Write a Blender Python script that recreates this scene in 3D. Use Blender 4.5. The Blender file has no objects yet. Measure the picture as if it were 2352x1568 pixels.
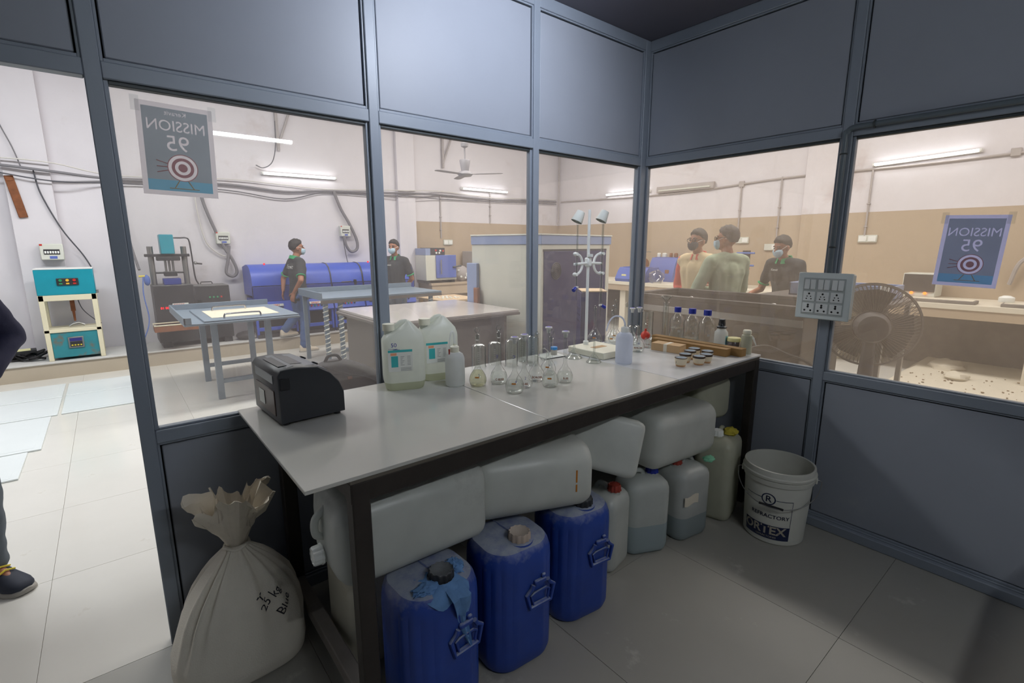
import bpy, bmesh, math, random
from mathutils import Vector, Matrix, noise as mnoise
from mathutils.kdtree import KDTree
random.seed(7)
S = bpy.context.scene
C = S.collection
PI = math.pi
def lin(c):
    c = c/255.0
    return c/12.92 if c <= 0.04045 else ((c+0.055)/1.055)**2.4
def rgb(r, g, b): return (lin(r), lin(g), lin(b), 1)

# ------------------------------------------------------------------ camera
F_PX = 1126.64
yaw, pit, rol = math.radians(-39.2217), math.radians(-11.0728), math.radians(-0.057)
fw = Vector((-math.sin(yaw)*math.cos(pit), math.cos(yaw)*math.cos(pit), math.sin(pit)))
rt0 = Vector((math.cos(yaw), math.sin(yaw), 0)); up0 = rt0.cross(fw)
rt = rt0*math.cos(rol)+up0*math.sin(rol); up = up0*math.cos(rol)-rt0*math.sin(rol)
cd = bpy.data.cameras.new('camera'); cam = bpy.data.objects.new('camera', cd); C.objects.link(cam)
cd.sensor_width = 36; cd.lens = 36*F_PX/2352; cd.clip_start = 0.02
cam.matrix_world = Matrix(((rt.x, up.x, -fw.x, -2.8304), (rt.y, up.y, -fw.y, -2.0769), (rt.z, up.z, -fw.z, 1.5), (0, 0, 0, 1)))
S.camera = cam

# ------------------------------------------------------------------ world, large lights, exposure
w = bpy.data.worlds.new('world'); S.world = w; w.use_nodes = True
w.node_tree.nodes['Background'].inputs[0].default_value = (0.75, 0.8, 0.9, 1)
w.node_tree.nodes['Background'].inputs[1].default_value = 0.02
def area(name, loc, sx, sy, power, col, rot=(0, 0, 0)):
    l = bpy.data.lights.new(name, 'AREA'); l.shape = 'RECTANGLE'; l.size = sx; l.size_y = sy; l.energy = power; l.color = col
    o = bpy.data.objects.new(name, l); o.location = loc; o.rotation_euler = rot; C.objects.link(o); return o
HALL = (1.0, 0.955, 0.915)  # area lights added high in the hall, standing in for unseen tubes
area('hall_fill_light', (-3.6, 3.2, 4.15), 2.4, 0.5, 112, (0.93, 0.97, 1.0))
area('hall_fill_light', (-0.6, 3.4, 4.15), 2.4, 0.5, 92, (1, .97, .95))
area('hall_fill_light', (2.6, 3.6, 4.15), 2.4, 0.5, 84, HALL)
area('hall_fill_light', (2.9, 0.2, 4.15), 0.5, 2.4, 96, HALL)
area('hall_fill_light', (3.1, -2.6, 4.15), 0.5, 2.4, 58, HALL)
S.view_settings.view_transform = 'Standard'; S.view_settings.look = 'None'
S.view_settings.exposure = 0.28; S.view_settings.gamma = 1.0; S.view_settings.use_curve_mapping = False
S.cycles.max_bounces = 8; S.cycles.transparent_max_bounces = 24; S.cycles.diffuse_bounces = 4
S.cycles.glossy_bounces = 3; S.cycles.transmission_bounces = 6; S.cycles.adaptive_threshold = .06
S.cycles.caustics_reflective = False; S.cycles.caustics_refractive = False
S.cycles.sample_clamp_indirect = 4.0

# ------------------------------------------------------------------ materials
MATS = {}
def new_mat(name):
    m = bpy.data.materials.new(name); m.use_nodes = True; MATS[name] = m
    nt = m.node_tree; nt.nodes.clear()
    out = nt.nodes.new('ShaderNodeOutputMaterial')
    return m, nt, out
def N(nt, typ, **kw):
    n = nt.nodes.new(typ)
    for k, v in kw.items():
        if k in n.inputs: n.inputs[k].default_value = v
        else: setattr(n, k, v)
    return n
def pm(name, col, rough=0.5, metal=0.0, var=0.0, vscale=4.0, col2=None, c2amt=0.0, c2scale=6.0, bump=0.0, bscale=60.0, dust=0.0, dustcol=(170, 170, 168), emit=None, estr=0, spec=0.5, sheen=0, coat=0, stretch=None):
    """principled material with procedural colour variation, optional second-colour blotches, dust on upward faces and fine bump"""
    m, nt, out = new_mat(name)
    b = N(nt, 'ShaderNodeBsdfPrincipled', Roughness=rough, Metallic=metal)
    b.inputs['Specular IOR Level'].default_value = spec
    b.inputs['Coat Weight'].default_value = coat
    nt.links.new(b.outputs[0], out.inputs[0])
    base = rgb(*col); cur = None
    tc = N(nt, 'ShaderNodeTexCoord'); src = tc.outputs['Object']
    if stretch:
        mp = N(nt, 'ShaderNodeMapping'); mp.inputs['Scale'].default_value = stretch; nt.links.new(src, mp.inputs[0]); src = mp.outputs[0]
    if var > 0:
        nz = N(nt, 'ShaderNodeTexNoise', Scale=vscale, Detail=6.0, Roughness=0.6); nt.links.new(src, nz.inputs['Vector'])
        cr = N(nt, 'ShaderNodeValToRGB'); nt.links.new(nz.outputs['Fac'], cr.inputs[0])
        cr.color_ramp.elements[0].position = 0.25; cr.color_ramp.elements[1].position = 0.75
        cr.color_ramp.elements[0].color = tuple(max(0, x*(1-var)) for x in base[:3])+(1,)
        cr.color_ramp.elements[1].color = tuple(min(1, x*(1+var)) for x in base[:3])+(1,)
        cur = cr.outputs[0]
    def mixin(cur, fac, c):
        mx = N(nt, 'ShaderNodeMix', data_type='RGBA'); nt.links.new(fac, mx.inputs[0])
        if cur is None: mx.inputs[6].default_value = base
        else: nt.links.new(cur, mx.inputs[6])
        mx.inputs[7].default_value = c; return mx.outputs[2]
    if col2 and c2amt > 0:
        nz = N(nt, 'ShaderNodeTexNoise', Scale=c2scale, Detail=8.0, Roughness=0.7); nt.links.new(src, nz.inputs['Vector'])
        cr = N(nt, 'ShaderNodeValToRGB'); nt.links.new(nz.outputs['Fac'], cr.inputs[0])
        cr.color_ramp.elements[0].position = 1-c2amt-0.05; cr.color_ramp.elements[1].position = min(1, 1-c2amt+0.08)
        cur = mixin(cur, cr.outputs[0], rgb(*col2))
    if dust > 0:
        ge = N(nt, 'ShaderNodeNewGeometry'); sp = N(nt, 'ShaderNodeSeparateXYZ'); nt.links.new(ge.outputs['Normal'], sp.inputs[0])
        nz = N(nt, 'ShaderNodeTexNoise', Scale=14.0, Detail=8.0, Roughness=0.65); nt.links.new(tc.outputs['Object'], nz.inputs['Vector'])
        ad = N(nt, 'ShaderNodeMath', operation='MULTIPLY_ADD'); nt.links.new(nz.outputs['Fac'], ad.inputs[0]); ad.inputs[1].default_value = 1.6; nt.links.new(sp.outputs[2], ad.inputs[2])
        mr = N(nt, 'ShaderNodeMapRange'); nt.links.new(ad.outputs[0], mr.inputs[0])
        mr.inputs[1].default_value = 1.15; mr.inputs[2].default_value = 1.9; mr.inputs[3].default_value = 0.0; mr.inputs[4].default_value = dust
        cur = mixin(cur, mr.outputs[0], rgb(*dustcol))
    if cur is None: b.inputs['Base Color'].default_value = base
    else: nt.links.new(cur, b.inputs['Base Color'])
    if bump > 0:
        nz = N(nt, 'ShaderNodeTexNoise', Scale=bscale, Detail=4.0); nt.links.new(src, nz.inputs['Vector'])
        bp = N(nt, 'ShaderNodeBump', Strength=bump, Distance=0.01); nt.links.new(nz.outputs['Fac'], bp.inputs['Height']); nt.links.new(bp.outputs[0], b.inputs['Normal'])
    if emit: b.inputs['Emission Color'].default_value = rgb(*emit); b.inputs['Emission Strength'].default_value = estr
    return m
def plastic(name, col, trans=0.3, rough=0.35, level=None, lcol=None, var=0.05, stain=None):
    """milky translucent plastic; level: object z below which a liquid inside darkens the wall"""
    m, nt, out = new_mat(name)
    b = N(nt, 'ShaderNodeBsdfPrincipled', Roughness=rough); t = N(nt, 'ShaderNodeBsdfTranslucent'); mx = N(nt, 'ShaderNodeMixShader', Fac=trans)
    nt.links.new(b.outputs[0], mx.inputs[1]); nt.links.new(t.outputs[0], mx.inputs[2]); nt.links.new(mx.outputs[0], out.inputs[0])
    tc = N(nt, 'ShaderNodeTexCoord'); nz = N(nt, 'ShaderNodeTexNoise', Scale=9.0, Detail=6.0); nt.links.new(tc.outputs['Object'], nz.inputs['Vector'])
    cr = N(nt, 'ShaderNodeValToRGB'); nt.links.new(nz.outputs['Fac'], cr.inputs[0]); base = rgb(*col)
    cr.color_ramp.elements[0].position = .3; cr.color_ramp.elements[1].position = .7
    cr.color_ramp.elements[0].color = tuple(x*(1-var*2) for x in base[:3])+(1,); cr.color_ramp.elements[1].color = base
    cur = cr.outputs[0]
    if stain:
        n2 = N(nt, 'ShaderNodeTexNoise', Scale=5.0, Detail=8.0, Roughness=.7); nt.links.new(tc.outputs['Object'], n2.inputs['Vector'])
        c2 = N(nt, 'ShaderNodeMapRange'); nt.links.new(n2.outputs['Fac'], c2.inputs[0]); c2.inputs[1].default_value = .55; c2.inputs[2].default_value = .8; c2.inputs[4].default_value = .6
        q = N(nt, 'ShaderNodeMix', data_type='RGBA'); nt.links.new(c2.outputs[0], q.inputs[0]); nt.links.new(cur, q.inputs[6]); q.inputs[7].default_value = rgb(*stain); cur = q.outputs[2]
    if level is not None:
        sp = N(nt, 'ShaderNodeSeparateXYZ'); nt.links.new(tc.outputs['Object'], sp.inputs[0])
        lt = N(nt, 'ShaderNodeMath', operation='LESS_THAN'); nt.links.new(sp.outputs[2], lt.inputs[0]); lt.inputs[1].default_value = level
        q = N(nt, 'ShaderNodeMix', data_type='RGBA'); nt.links.new(lt.outputs[0], q.inputs[0]); nt.links.new(cur, q.inputs[6]); q.inputs[7].default_value = rgb(*lcol); cur = q.outputs[2]
    nt.links.new(cur, b.inputs['Base Color']); nt.links.new(cur, t.inputs['Color'])
    return m
def schlick(nt, scale=1.0):
    lw = N(nt, 'ShaderNodeLayerWeight', Blend=0.5)
    pw = N(nt, 'ShaderNodeMath', operation='POWER'); nt.links.new(lw.outputs['Facing'], pw.inputs[0]); pw.inputs[1].default_value = 5.0
    ma = N(nt, 'ShaderNodeMath', operation='MULTIPLY_ADD'); nt.links.new(pw.outputs[0], ma.inputs[0]); ma.inputs[1].default_value = .96*scale; ma.inputs[2].default_value = .04*scale
    return ma.outputs[0]
def thin_glass(name, tint=(252, 253, 252), gloss=2.2, edge=0.7):
    """thin-walled clear glass: see-through when faced, more mirror-like and tinted towards grazing edges (fresnel)"""
    m, nt, out = new_mat(name)
    tr = N(nt, 'ShaderNodeBsdfTransparent'); gl = N(nt, 'ShaderNodeBsdfGlossy', Roughness=0.03)
    lw = N(nt, 'ShaderNodeLayerWeight', Blend=0.35); mx = N(nt, 'ShaderNodeMixShader')
    cr = N(nt, 'ShaderNodeValToRGB'); nt.links.new(lw.outputs['Facing'], cr.inputs[0])
    cr.color_ramp.elements[0].color = rgb(*tint); cr.color_ramp.elements[1].color = tuple(x*edge for x in rgb(*tint)[:3])+(1,)
    cr.color_ramp.elements[0].position = .35; cr.color_ramp.elements[1].position = 1.0
    nt.links.new(cr.outputs[0], tr.inputs[0])
    nt.links.new(schlick(nt, gloss), mx.inputs[0]); nt.links.new(tr.outputs[0], mx.inputs[1]); nt.links.new(gl.outputs[0], mx.inputs[2])
    nt.links.new(mx.outputs[0], out.inputs[0]); return m
def dusty_glass(name, amount, col):
    """window pane filmed with pale dust: clear glass, surface reflection and a thin scattering film"""
    m, nt, out = new_mat(name)
    tr = N(nt, 'ShaderNodeBsdfTransparent'); tr.inputs[0].default_value = (0.95, 0.95, 0.94, 1)
    di = N(nt, 'ShaderNodeBsdfDiffuse'); di.inputs[0].default_value = rgb(*col); tl = N(nt, 'ShaderNodeBsdfTranslucent'); tl.inputs[0].default_value = rgb(*col)
    d = N(nt, 'ShaderNodeMixShader', Fac=0.75); nt.links.new(di.outputs[0], d.inputs[1]); nt.links.new(tl.outputs[0], d.inputs[2])
    tc = N(nt, 'ShaderNodeTexCoord'); nz = N(nt, 'ShaderNodeTexNoise', Scale=2.2, Detail=7.0, Roughness=.65); nt.links.new(tc.outputs['Object'], nz.inputs['Vector'])
    mr = N(nt, 'ShaderNodeMapRange'); nt.links.new(nz.outputs['Fac'], mr.inputs[0]); mr.inputs[1].default_value = .3; mr.inputs[2].default_value = .7
    mr.inputs[3].default_value = amount*.7; mr.inputs[4].default_value = amount*1.3
    mx = N(nt, 'ShaderNodeMixShader'); nt.links.new(mr.outputs[0], mx.inputs[0]); nt.links.new(tr.outputs[0], mx.inputs[1]); nt.links.new(d.outputs[0], mx.inputs[2])
    gl = N(nt, 'ShaderNodeBsdfGlossy', Roughness=0.01); m2 = N(nt, 'ShaderNodeMixShader')
    nt.links.new(schlick(nt), m2.inputs[0]); nt.links.new(mx.outputs[0], m2.inputs[1]); nt.links.new(gl.outputs[0], m2.inputs[2]); nt.links.new(m2.outputs[0], out.inputs[0])
    return m
def liquid(name, col=(235, 240, 238)):
    m, nt, out = new_mat(name)
    g = N(nt, 'ShaderNodeBsdfGlass', Roughness=0.0, IOR=1.33); g.inputs[0].default_value = rgb(*col)
    tr = N(nt, 'ShaderNodeBsdfTransparent'); tr.inputs[0].default_value = rgb(*col); mx = N(nt, 'ShaderNodeMixShader', Fac=.78)
    nt.links.new(g.outputs[0], mx.inputs[1]); nt.links.new(tr.outputs[0], mx.inputs[2]); nt.links.new(mx.outputs[0], out.inputs[0]); return m
def glow(name, col, s):
    m, nt, out = new_mat(name); e = N(nt, 'ShaderNodeEmission', Strength=s); e.inputs[0].default_value = rgb(*col); nt.links.new(e.outputs[0], out.inputs[0]); return m

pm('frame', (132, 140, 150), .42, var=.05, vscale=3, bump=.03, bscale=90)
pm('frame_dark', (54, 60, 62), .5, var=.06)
pm('panel', (144, 149, 158), .5, var=.05, vscale=1.6, col2=(152, 156, 161), c2amt=.32, c2scale=2.4)
pm('gap_black', (12, 12, 13), .8)
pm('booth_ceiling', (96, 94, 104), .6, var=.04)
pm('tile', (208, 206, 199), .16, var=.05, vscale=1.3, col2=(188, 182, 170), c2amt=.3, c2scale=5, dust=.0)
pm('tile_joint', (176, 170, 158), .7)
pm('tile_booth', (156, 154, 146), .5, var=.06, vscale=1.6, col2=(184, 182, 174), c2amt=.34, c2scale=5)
pm('hall_white', (214, 210, 214), .8, var=.05, vscale=1.2, col2=(196, 186, 186), c2amt=.36, c2scale=.9, bump=.06, bscale=25)
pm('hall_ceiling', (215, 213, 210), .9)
pm('hall_tan', (178, 160, 137), .35, var=.05, vscale=.9)
pm('plinth_face', (178, 166, 148), .4, var=.05, vscale=2)
pm('plinth_top', (196, 194, 190), .5, var=.08, vscale=3)
dusty_glass('pane_back', .068, (232, 220, 216))
dusty_glass('pane_right', .12, (240, 222, 202))
thin_glass('glass')
thin_glass('glass_frost', (240, 242, 241), 2.4, .65)
liquid('water', (250, 252, 251)); liquid('water_amber', (246, 246, 232))
pm('tabletop', (196, 195, 188), .14, var=.03, vscale=2.5, col2=(178, 176, 166), c2amt=.25, c2scale=7)
pm('tabletop_white', (206, 208, 210), .2, var=.02, vscale=4)
pm('joint', (96, 90, 80), .7)
pm('dark_steel', (52, 47, 43), .5, metal=.3, var=.2, vscale=12, col2=(92, 74, 56), c2amt=.3, c2scale=9, bump=.08)
pm('dusty_steel', (120, 114, 108), .7, var=.15, vscale=9)
plastic('can_white', (226, 229, 222), .28)
plastic('can_warm', (222, 218, 200), .28, stain=(186, 176, 150))
plastic('can_dusty', (210, 214, 208), .2, stain=(150, 152, 150))
plastic('can_yellowish', (206, 206, 184), .25, stain=(170, 168, 140))
plastic('can_level_low', (214, 219, 214), .28, level=.155, lcol=(176, 192, 196))
plastic('can_level_grey', (202, 206, 202), .25, level=.13, lcol=(160, 172, 174))
plastic('small_can', (240, 243, 236), .6, level=.035, lcol=(196, 200, 176))
plastic('wash_bottle', (242, 244, 242), .55, rough=.3)
plastic('wash_blue', (230, 235, 246), .55, rough=.3)
pm('cream_plastic', (226, 224, 204), .4, var=.04)
pm('white_plastic', (234, 236, 232), .35)
pm('bucket_white', (206, 206, 196), .45, var=.06, vscale=6, col2=(160, 150, 128), c2amt=.3, c2scale=8)
pm('drum_blue', (38, 68, 150), .42, var=.15, vscale=8, col2=(120, 130, 158), c2amt=.2, c2scale=30, dust=1.0, dustcol=(158, 166, 180), bump=.05)
pm('blue_cap', (38, 54, 160), .35)
pm('navy_print', (28, 38, 72), .5)
pm('black_cap', (38, 40, 44), .4, dust=.6, dustcol=(140, 145, 150))
pm('brown_cap', (176, 160, 146), .6, dust=.6, dustcol=(190, 182, 172))
pm('red_cap', (158, 62, 50), .5, var=.1)
pm('blue_rag', (98, 140, 190), .8, var=.2, vscale=18, bump=.3, bscale=40)
pm('yellow_rag', (196, 180, 60), .8, var=.2, vscale=20, bump=.3)
pm('green_rag', (128, 196, 160), .8, var=.15)
pm('black_rubber', (22, 22, 24), .6, var=.2, vscale=20)
pm('sack_cloth', (220, 214, 200), .9, var=.07, vscale=5, bump=.25, bscale=220)
pm('sack_paper', (222, 212, 194), .6, var=.12, vscale=9, bump=.2, bscale=40)
pm('ink', (60, 60, 66), .7)
pm('blue_ink', (40, 48, 150), .5)
pm('brown_ink', (150, 84, 34), .5)
pm('amber_ink', (190, 120, 40), .5)
pm('purple_plug', (120, 106, 200), .45)
pm('plug_white', (220, 220, 216), .4)
pm('printer_black', (40, 43, 47), .42, var=.08, vscale=7, bump=.05, bscale=300)
pm('printer_grey', (112, 116, 120), .4, var=.05)
pm('printer_dark', (26, 27, 30), .35)
pm('printer_brown', (74, 56, 48), .4)
pm('rubber_bulb_red', (204, 62, 46), .5)
pm('cardboard', (146, 112, 64), .7, var=.1, vscale=7)
pm('carton_brown', (196, 164, 124), .75, var=.1, vscale=14)
pm('tape', (224, 216, 198), .4)
pm('cup_cream', (228, 214, 186), .3, var=.08, vscale=18)
pm('cup_inner', (212, 220, 228), .25)
pm('cup_rim', (62, 46, 36), .3)
pm('cup_base', (206, 160, 112), .4, var=.15, vscale=30)
pm('teal_label', (60, 176, 176), .5)
pm('orange_label', (236, 160, 120), .5)
pm('paper_label', (222, 224, 216), .6)
pm('grey_print', (150, 152, 148), .6)
pm('blue_lid', (60, 140, 205), .4)
pm('jar_grey', (176, 172, 162), .5)
pm('lid_yellow', (226, 220, 160), .4)
pm('jar_dark', (104, 92, 92), .25, coat=.5)
pm('label_blue', (150, 205, 220), .5)
pm('label_pink', (196, 110, 118), .5)
pm('switch_plate', (216, 224, 222), .35)
pm('switch_rocker', (224, 228, 226), .3)
pm('switch_grey', (178, 184, 182), .5)
pm('conduit_grey', (92, 102, 108), .4, var=.06)
pm('hole_black', (8, 8, 8), .6)
pm('teal_paint', (24, 140, 158), .4, var=.08, vscale=6, col2=(108, 92, 74), c2amt=.26, c2scale=7)
pm('teal_worn', (44, 128, 138), .5, var=.12, vscale=8, col2=(112, 96, 78), c2amt=.42, c2scale=6)
pm('cream_paint', (216, 208, 180), .45, var=.05, col2=(150, 130, 100), c2amt=.2, c2scale=9)
pm('rust', (128, 78, 48), .8, var=.3, vscale=18)
pm('black_paint', (44, 44, 48), .5, var=.12, vscale=9, dust=.35)
pm('steel', (150, 150, 148), .35, metal=.85, var=.12, vscale=8)
pm('stainless', (118, 112, 108), .42, metal=.45, var=.06, vscale=2, stretch=(1, 1, 8))
pm('machine_blue', (58, 86, 186), .4, var=.07, vscale=4)
pm('machine_blue_dark', (42, 58, 136), .45, var=.07)
pm('machine_black', (52, 48, 50), .6, var=.12)
pm('red', (190, 46, 40), .4); pm('green', (40, 140, 92), .4); pm('amber', (226, 178, 60), .4); pm('yellow', (220, 200, 60), .5)
pm('white_paint', (226, 226, 222), .5)
pm('wall_box', (206, 208, 198), .5, var=.03)
pm('wall_pipe', (168, 162, 160), .6, var=.05)
pm('wire_grey', (120, 118, 122), .6); pm('wire_dark', (84, 84, 90), .6); pm('wire_white', (206, 202, 196), .6); pm('wire_blue', (80, 110, 180), .5)
pm('tray_blue', (116, 132, 146), .45, var=.1, vscale=7, col2=(180, 186, 190), c2amt=.25, c2scale=12)
pm('tray_paper', (222, 214, 192), .7)
pm('chrome', (190, 190, 192), .18, metal=1.0)
pm('cling_wrap', (206, 206, 196), .35, var=.15, vscale=30)
pm('tank_steel', (60, 57, 56), .4, metal=.4, var=.08, vscale=2, stretch=(1, 1, 8))
pm('island_top', (196, 190, 186), .12, var=.03)
pm('chamber_white', (202, 202, 190), .4, var=.03)
pm('chamber_navy', (30, 32, 82), .42, var=.08, vscale=3)
pm('chamber_blue', (134, 150, 184), .45, var=.06)
pm('board_dusty', (216, 208, 190), .7)
pm('bag_black', (24, 24, 26), .65, var=.12, vscale=9, bump=.15, bscale=160)
pm('fabric_dark', (50, 53, 56), .9, var=.08, vscale=9, bump=.1, bscale=120)
pm('fabric_green', (36, 150, 96), .85)
pm('fabric_sage', (160, 172, 148), .9, var=.06, bump=.1, bscale=120)
pm('fabric_cream', (214, 194, 156), .9, var=.06, bump=.15, bscale=90)
pm('fabric_coral', (214, 90, 78), .85, var=.06)
pm('fabric_navy', (24, 26, 52), .9, var=.1, bump=.1)
pm('denim', (66, 92, 136), .85, var=.2, vscale=7, col2=(120, 146, 184), c2amt=.28, c2scale=5, bump=.1, bscale=200)
pm('denim_grey', (84, 92, 100), .85, var=.12, vscale=8, bump=.1, bscale=200)
pm('skin', (156, 104, 78), .55, var=.06)
pm('hair', (34, 30, 30), .6, var=.2, vscale=40, bump=.5, bscale=120)
pm('hair_grey', (70, 64, 64), .6, var=.3, vscale=40, bump=.5, bscale=120)
pm('mask_blue', (176, 204, 220), .8, var=.03)
pm('mask_dark', (60, 64, 76), .85)
pm('eye_dark', (24, 18, 16), .25)
pm('shoe_cream', (204, 190, 170), .6, var=.1, vscale=20)
pm('shoe_navy', (34, 40, 54), .7, var=.15, vscale=20)
pm('sole_grey', (150, 146, 138), .6)
pm('floor_board', (214, 220, 220), .3, var=.02)
pm('debris', (146, 126, 100), .9, var=.3)
plastic('poster_sheet', (206, 200, 204), .6, rough=.5, var=.02); plastic('poster_sheet_blue', (188, 194, 240), .6, rough=.5, var=.02)
plastic('poster_field', (184, 194, 198), .62, rough=.5, var=.03); plastic('poster_teal', (150, 205, 226), .6, rough=.5, var=.02); plastic('poster_red', (226, 176, 176), .6, rough=.5, var=.02)
pm('tape_clear', (206, 206, 208), .35, var=.04)
pm('fan_grey', (96, 92, 92), .5, var=.05)
pm('fan_cage', (120, 112, 104), .5)
pm('fan_blade', (74, 68, 62), .5)
pm('fan_white', (150, 148, 152), .5)
pm('oven_glass', (70, 66, 66), .15, var=.3, vscale=20)
pm('instrument_blue', (88, 106, 176), .5, var=.06)
pm('wood_light', (206, 180, 146), .6, var=.08)
pm('cable_black', (28, 28, 30), .5)
glow('tube_hall', (250, 252, 255), 9.0)
glow('tube_booth', (240, 245, 248), 96.0)
glow('led_red', (255, 30, 40), 2.0)
glow('led_orange', (255, 120, 40), 3.0)
glow('lcd_blue', (90, 90, 170), .35)

# ------------------------------------------------------------------ mesh helpers
class MB:
    """collects vertices and faces; build() links ONE mesh object"""
    def __init__(s): s.v = []; s.f = []; s.mi = []; s.m = 0; s.M = Matrix.Identity(4)
    def add(s, vs, fs):
        n = len(s.v)
        for p in vs: s.v.append(tuple(s.M @ Vector(p)))
        for f in fs: s.f.append(tuple(i+n for i in f)); s.mi.append(s.m)
        return s
    def box(s, c, d, bev=0.0, rz=0.0, R=None):
        hx, hy, hz = d[0]/2, d[1]/2, d[2]/2
        b = min(bev, hx*.9, hy*.9, hz*.9)
        Rm = R if R is not None else Matrix.Rotation(rz, 3, 'Z')
        cv = Vector(c)
        if b <= 0:
            vs = [(x*hx, y*hy, z*hz) for x in (-1, 1) for y in (-1, 1) for z in (-1, 1)]
            fs = [(0, 1, 3, 2), (4, 6, 7, 5), (0, 4, 5, 1), (2, 3, 7, 6), (0, 2, 6, 4), (1, 5, 7, 3)]
        else:
            vs = []; idx = {}
            for x in (-1, 1):
                for y in (-1, 1):
                    for z in (-1, 1):
                        for a in range(3):
                            q = [x*(hx-b), y*(hy-b), z*(hz-b)]; q[a] = (x*hx, y*hy, z*hz)[a]
                            idx[(x, y, z, a)] = len(vs); vs.append(tuple(q))
            fs = []
            for a in range(3):
                o = [i for i in range(3) if i != a]
                for sg in (-1, 1):
                    f = []
                    for (u, t) in ((-1, -1), (1, -1), (1, 1), (-1, 1)):
                        k = [0, 0, 0]; k[a] = sg; k[o[0]] = u; k[o[1]] = t; f.append(idx[(k[0], k[1], k[2], a)])
                    fs.append(tuple(f))
            for a in range(3):
                o = [i for i in range(3) if i != a]
                for u in (-1, 1):
                    for t in (-1, 1):
                        def kk(sg, ax):
                            k = [0, 0, 0]; k[a] = sg; k[o[0]] = u; k[o[1]] = t; return idx[(k[0], k[1], k[2], ax)]
                        fs.append((kk(-1, o[0]), kk(1, o[0]), kk(1, o[1]), kk(-1, o[1])))
            for x in (-1, 1):
                for y in (-1, 1):
                    for z in (-1, 1): fs.append(tuple(idx[(x, y, z, a)] for a in range(3)))
        return s.add([tuple(Rm @ Vector(p)+cv) for p in vs], fs)
    def bx(s, x0, x1, y0, y1, z0, z1, bev=0.0): return s.box(((x0+x1)/2, (y0+y1)/2, (z0+z1)/2), (abs(x1-x0), abs(y1-y0), abs(z1-z0)), bev)
    def loft(s, secs, caps=True, closed=True):
        n = len(secs[0]); vs = [p for q in secs for p in q]; fs = []
        for i in range(len(secs)-1):
            for j in range(n if closed else n-1):
                k = (j+1) % n; fs.append((i*n+j, i*n+k, (i+1)*n+k, (i+1)*n+j))
        if caps: fs.append(tuple(range(n))[::-1]); fs.append(tuple(range((len(secs)-1)*n, len(secs)*n)))
        return s.add(vs, fs)
    def lathe(s, prof, seg=24, c=(0, 0, 0), caps=True):
        return s.loft([[(c[0]+r*math.cos(2*PI*j/seg), c[1]+r*math.sin(2*PI*j/seg), c[2]+z) for j in range(seg)] for r, z in prof], caps)
    def cyl(s, p0, p1, r0, r1=None, seg=12, caps=True):
        p0 = Vector(p0); p1 = Vector(p1); r1 = r0 if r1 is None else r1
        d = (p1-p0).normalized(); a = d.orthogonal().normalized(); b = d.cross(a)
        return s.loft([[tuple(p+(a*math.cos(2*PI*j/seg)+b*math.sin(2*PI*j/seg))*r) for j in range(seg)] for p, r in ((p0, r0), (p1, r1))], caps)
    def tube(s, pts, r, seg=8, closed=False):
        pts = [Vector(p) for p in pts]; n = len(pts); rs = r if isinstance(r, (list, tuple)) else [r]*n
        secs = []; a = None
        for i in range(n):
            if closed: d = pts[(i+1) % n]-pts[i-1]
            else: d = pts[min(i+1, n-1)]-pts[max(i-1, 0)]
            if d.length < 1e-9: d = Vector((0, 0, 1))
            d.normalize()
            if a is None: a = d.orthogonal().normalized()
            a = (a-d*a.dot(d)); a = a.normalized() if a.length > 1e-6 else d.orthogonal().normalized()
            b = d.cross(a); secs.append([tuple(pts[i]+(a*math.cos(2*PI*j/seg)+b*math.sin(2*PI*j/seg))*rs[i]) for j in range(seg)])
        if closed: secs.append(secs[0]); return s.loft(secs, False)
        return s.loft(secs)
    def sphere(s, c, r, seg=16, rings=10, fn=None):
        r = (r, r, r) if not isinstance(r, (tuple, list)) else r
        vs = []; fs = []
        for i in range(rings+1):
            th = PI*i/rings
            for j in range(seg):
                ph = 2*PI*j/seg; n = Vector((math.sin(th)*math.cos(ph), math.sin(th)*math.sin(ph), math.cos(th)))
                k = fn(n) if fn else 1.0
                vs.append((c[0]+n.x*r[0]*k, c[1]+n.y*r[1]*k, c[2]+n.z*r[2]*k))
        for i in range(rings):
            for j in range(seg):
                k = (j+1) % seg; fs.append((i*seg+j, (i+1)*seg+j, (i+1)*seg+k, i*seg+k))
        return s.add(vs, fs)
    def capsule(s, p0, r0, p1, r1, seg=10):
        s.sphere(p0, r0, seg, 7); s.sphere(p1, r1, seg, 7); return s.cyl(p0, p1, r0, r1, seg)
    def prism(s, poly, lo, hi, axis='y'):
        def P(a, b, t): return (a, t, b) if axis == 'y' else ((t, a, b) if axis == 'x' else (a, b, t))
        return s.loft([[P(a, b, t) for a, b in poly] for t in (lo, hi)])
    def ring(s, c, r0, r1, z0, z1, seg=24):
        return s.loft([[(c[0]+r*math.cos(2*PI*j/seg), c[1]+r*math.sin(2*PI*j/seg), z) for j in range(seg)] for r, z in ((r0, z0), (r1, z0), (r1, z1), (r0, z1), (r0, z0))], False)
    def build(s, name, mats, parent=None, loc=None, rot=None, smooth=True, ang=40):
        me = bpy.data.meshes.new(name); me.from_pydata(s.v, [], s.f)
        mats = mats if isinstance(mats, (list, tuple)) else [mats]
        for m in mats: me.materials.append(MATS[m])
        if len(mats) > 1: me.polygons.foreach_set('material_index', s.mi)
        bm = bmesh.new(); bm.from_mesh(me); bmesh.ops.remove_doubles(bm, verts=bm.verts, dist=1e-6); bmesh.ops.recalc_face_normals(bm, faces=bm.faces); bm.to_mesh(me); bm.free()
        if smooth: me.shade_smooth(); me.set_sharp_from_angle(angle=math.radians(ang))
        o = bpy.data.objects.new(name, me); C.objects.link(o)
        if parent: o.parent = parent
        if loc: o.location = loc
        if rot: o.rotation_euler = rot
        return o
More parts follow.
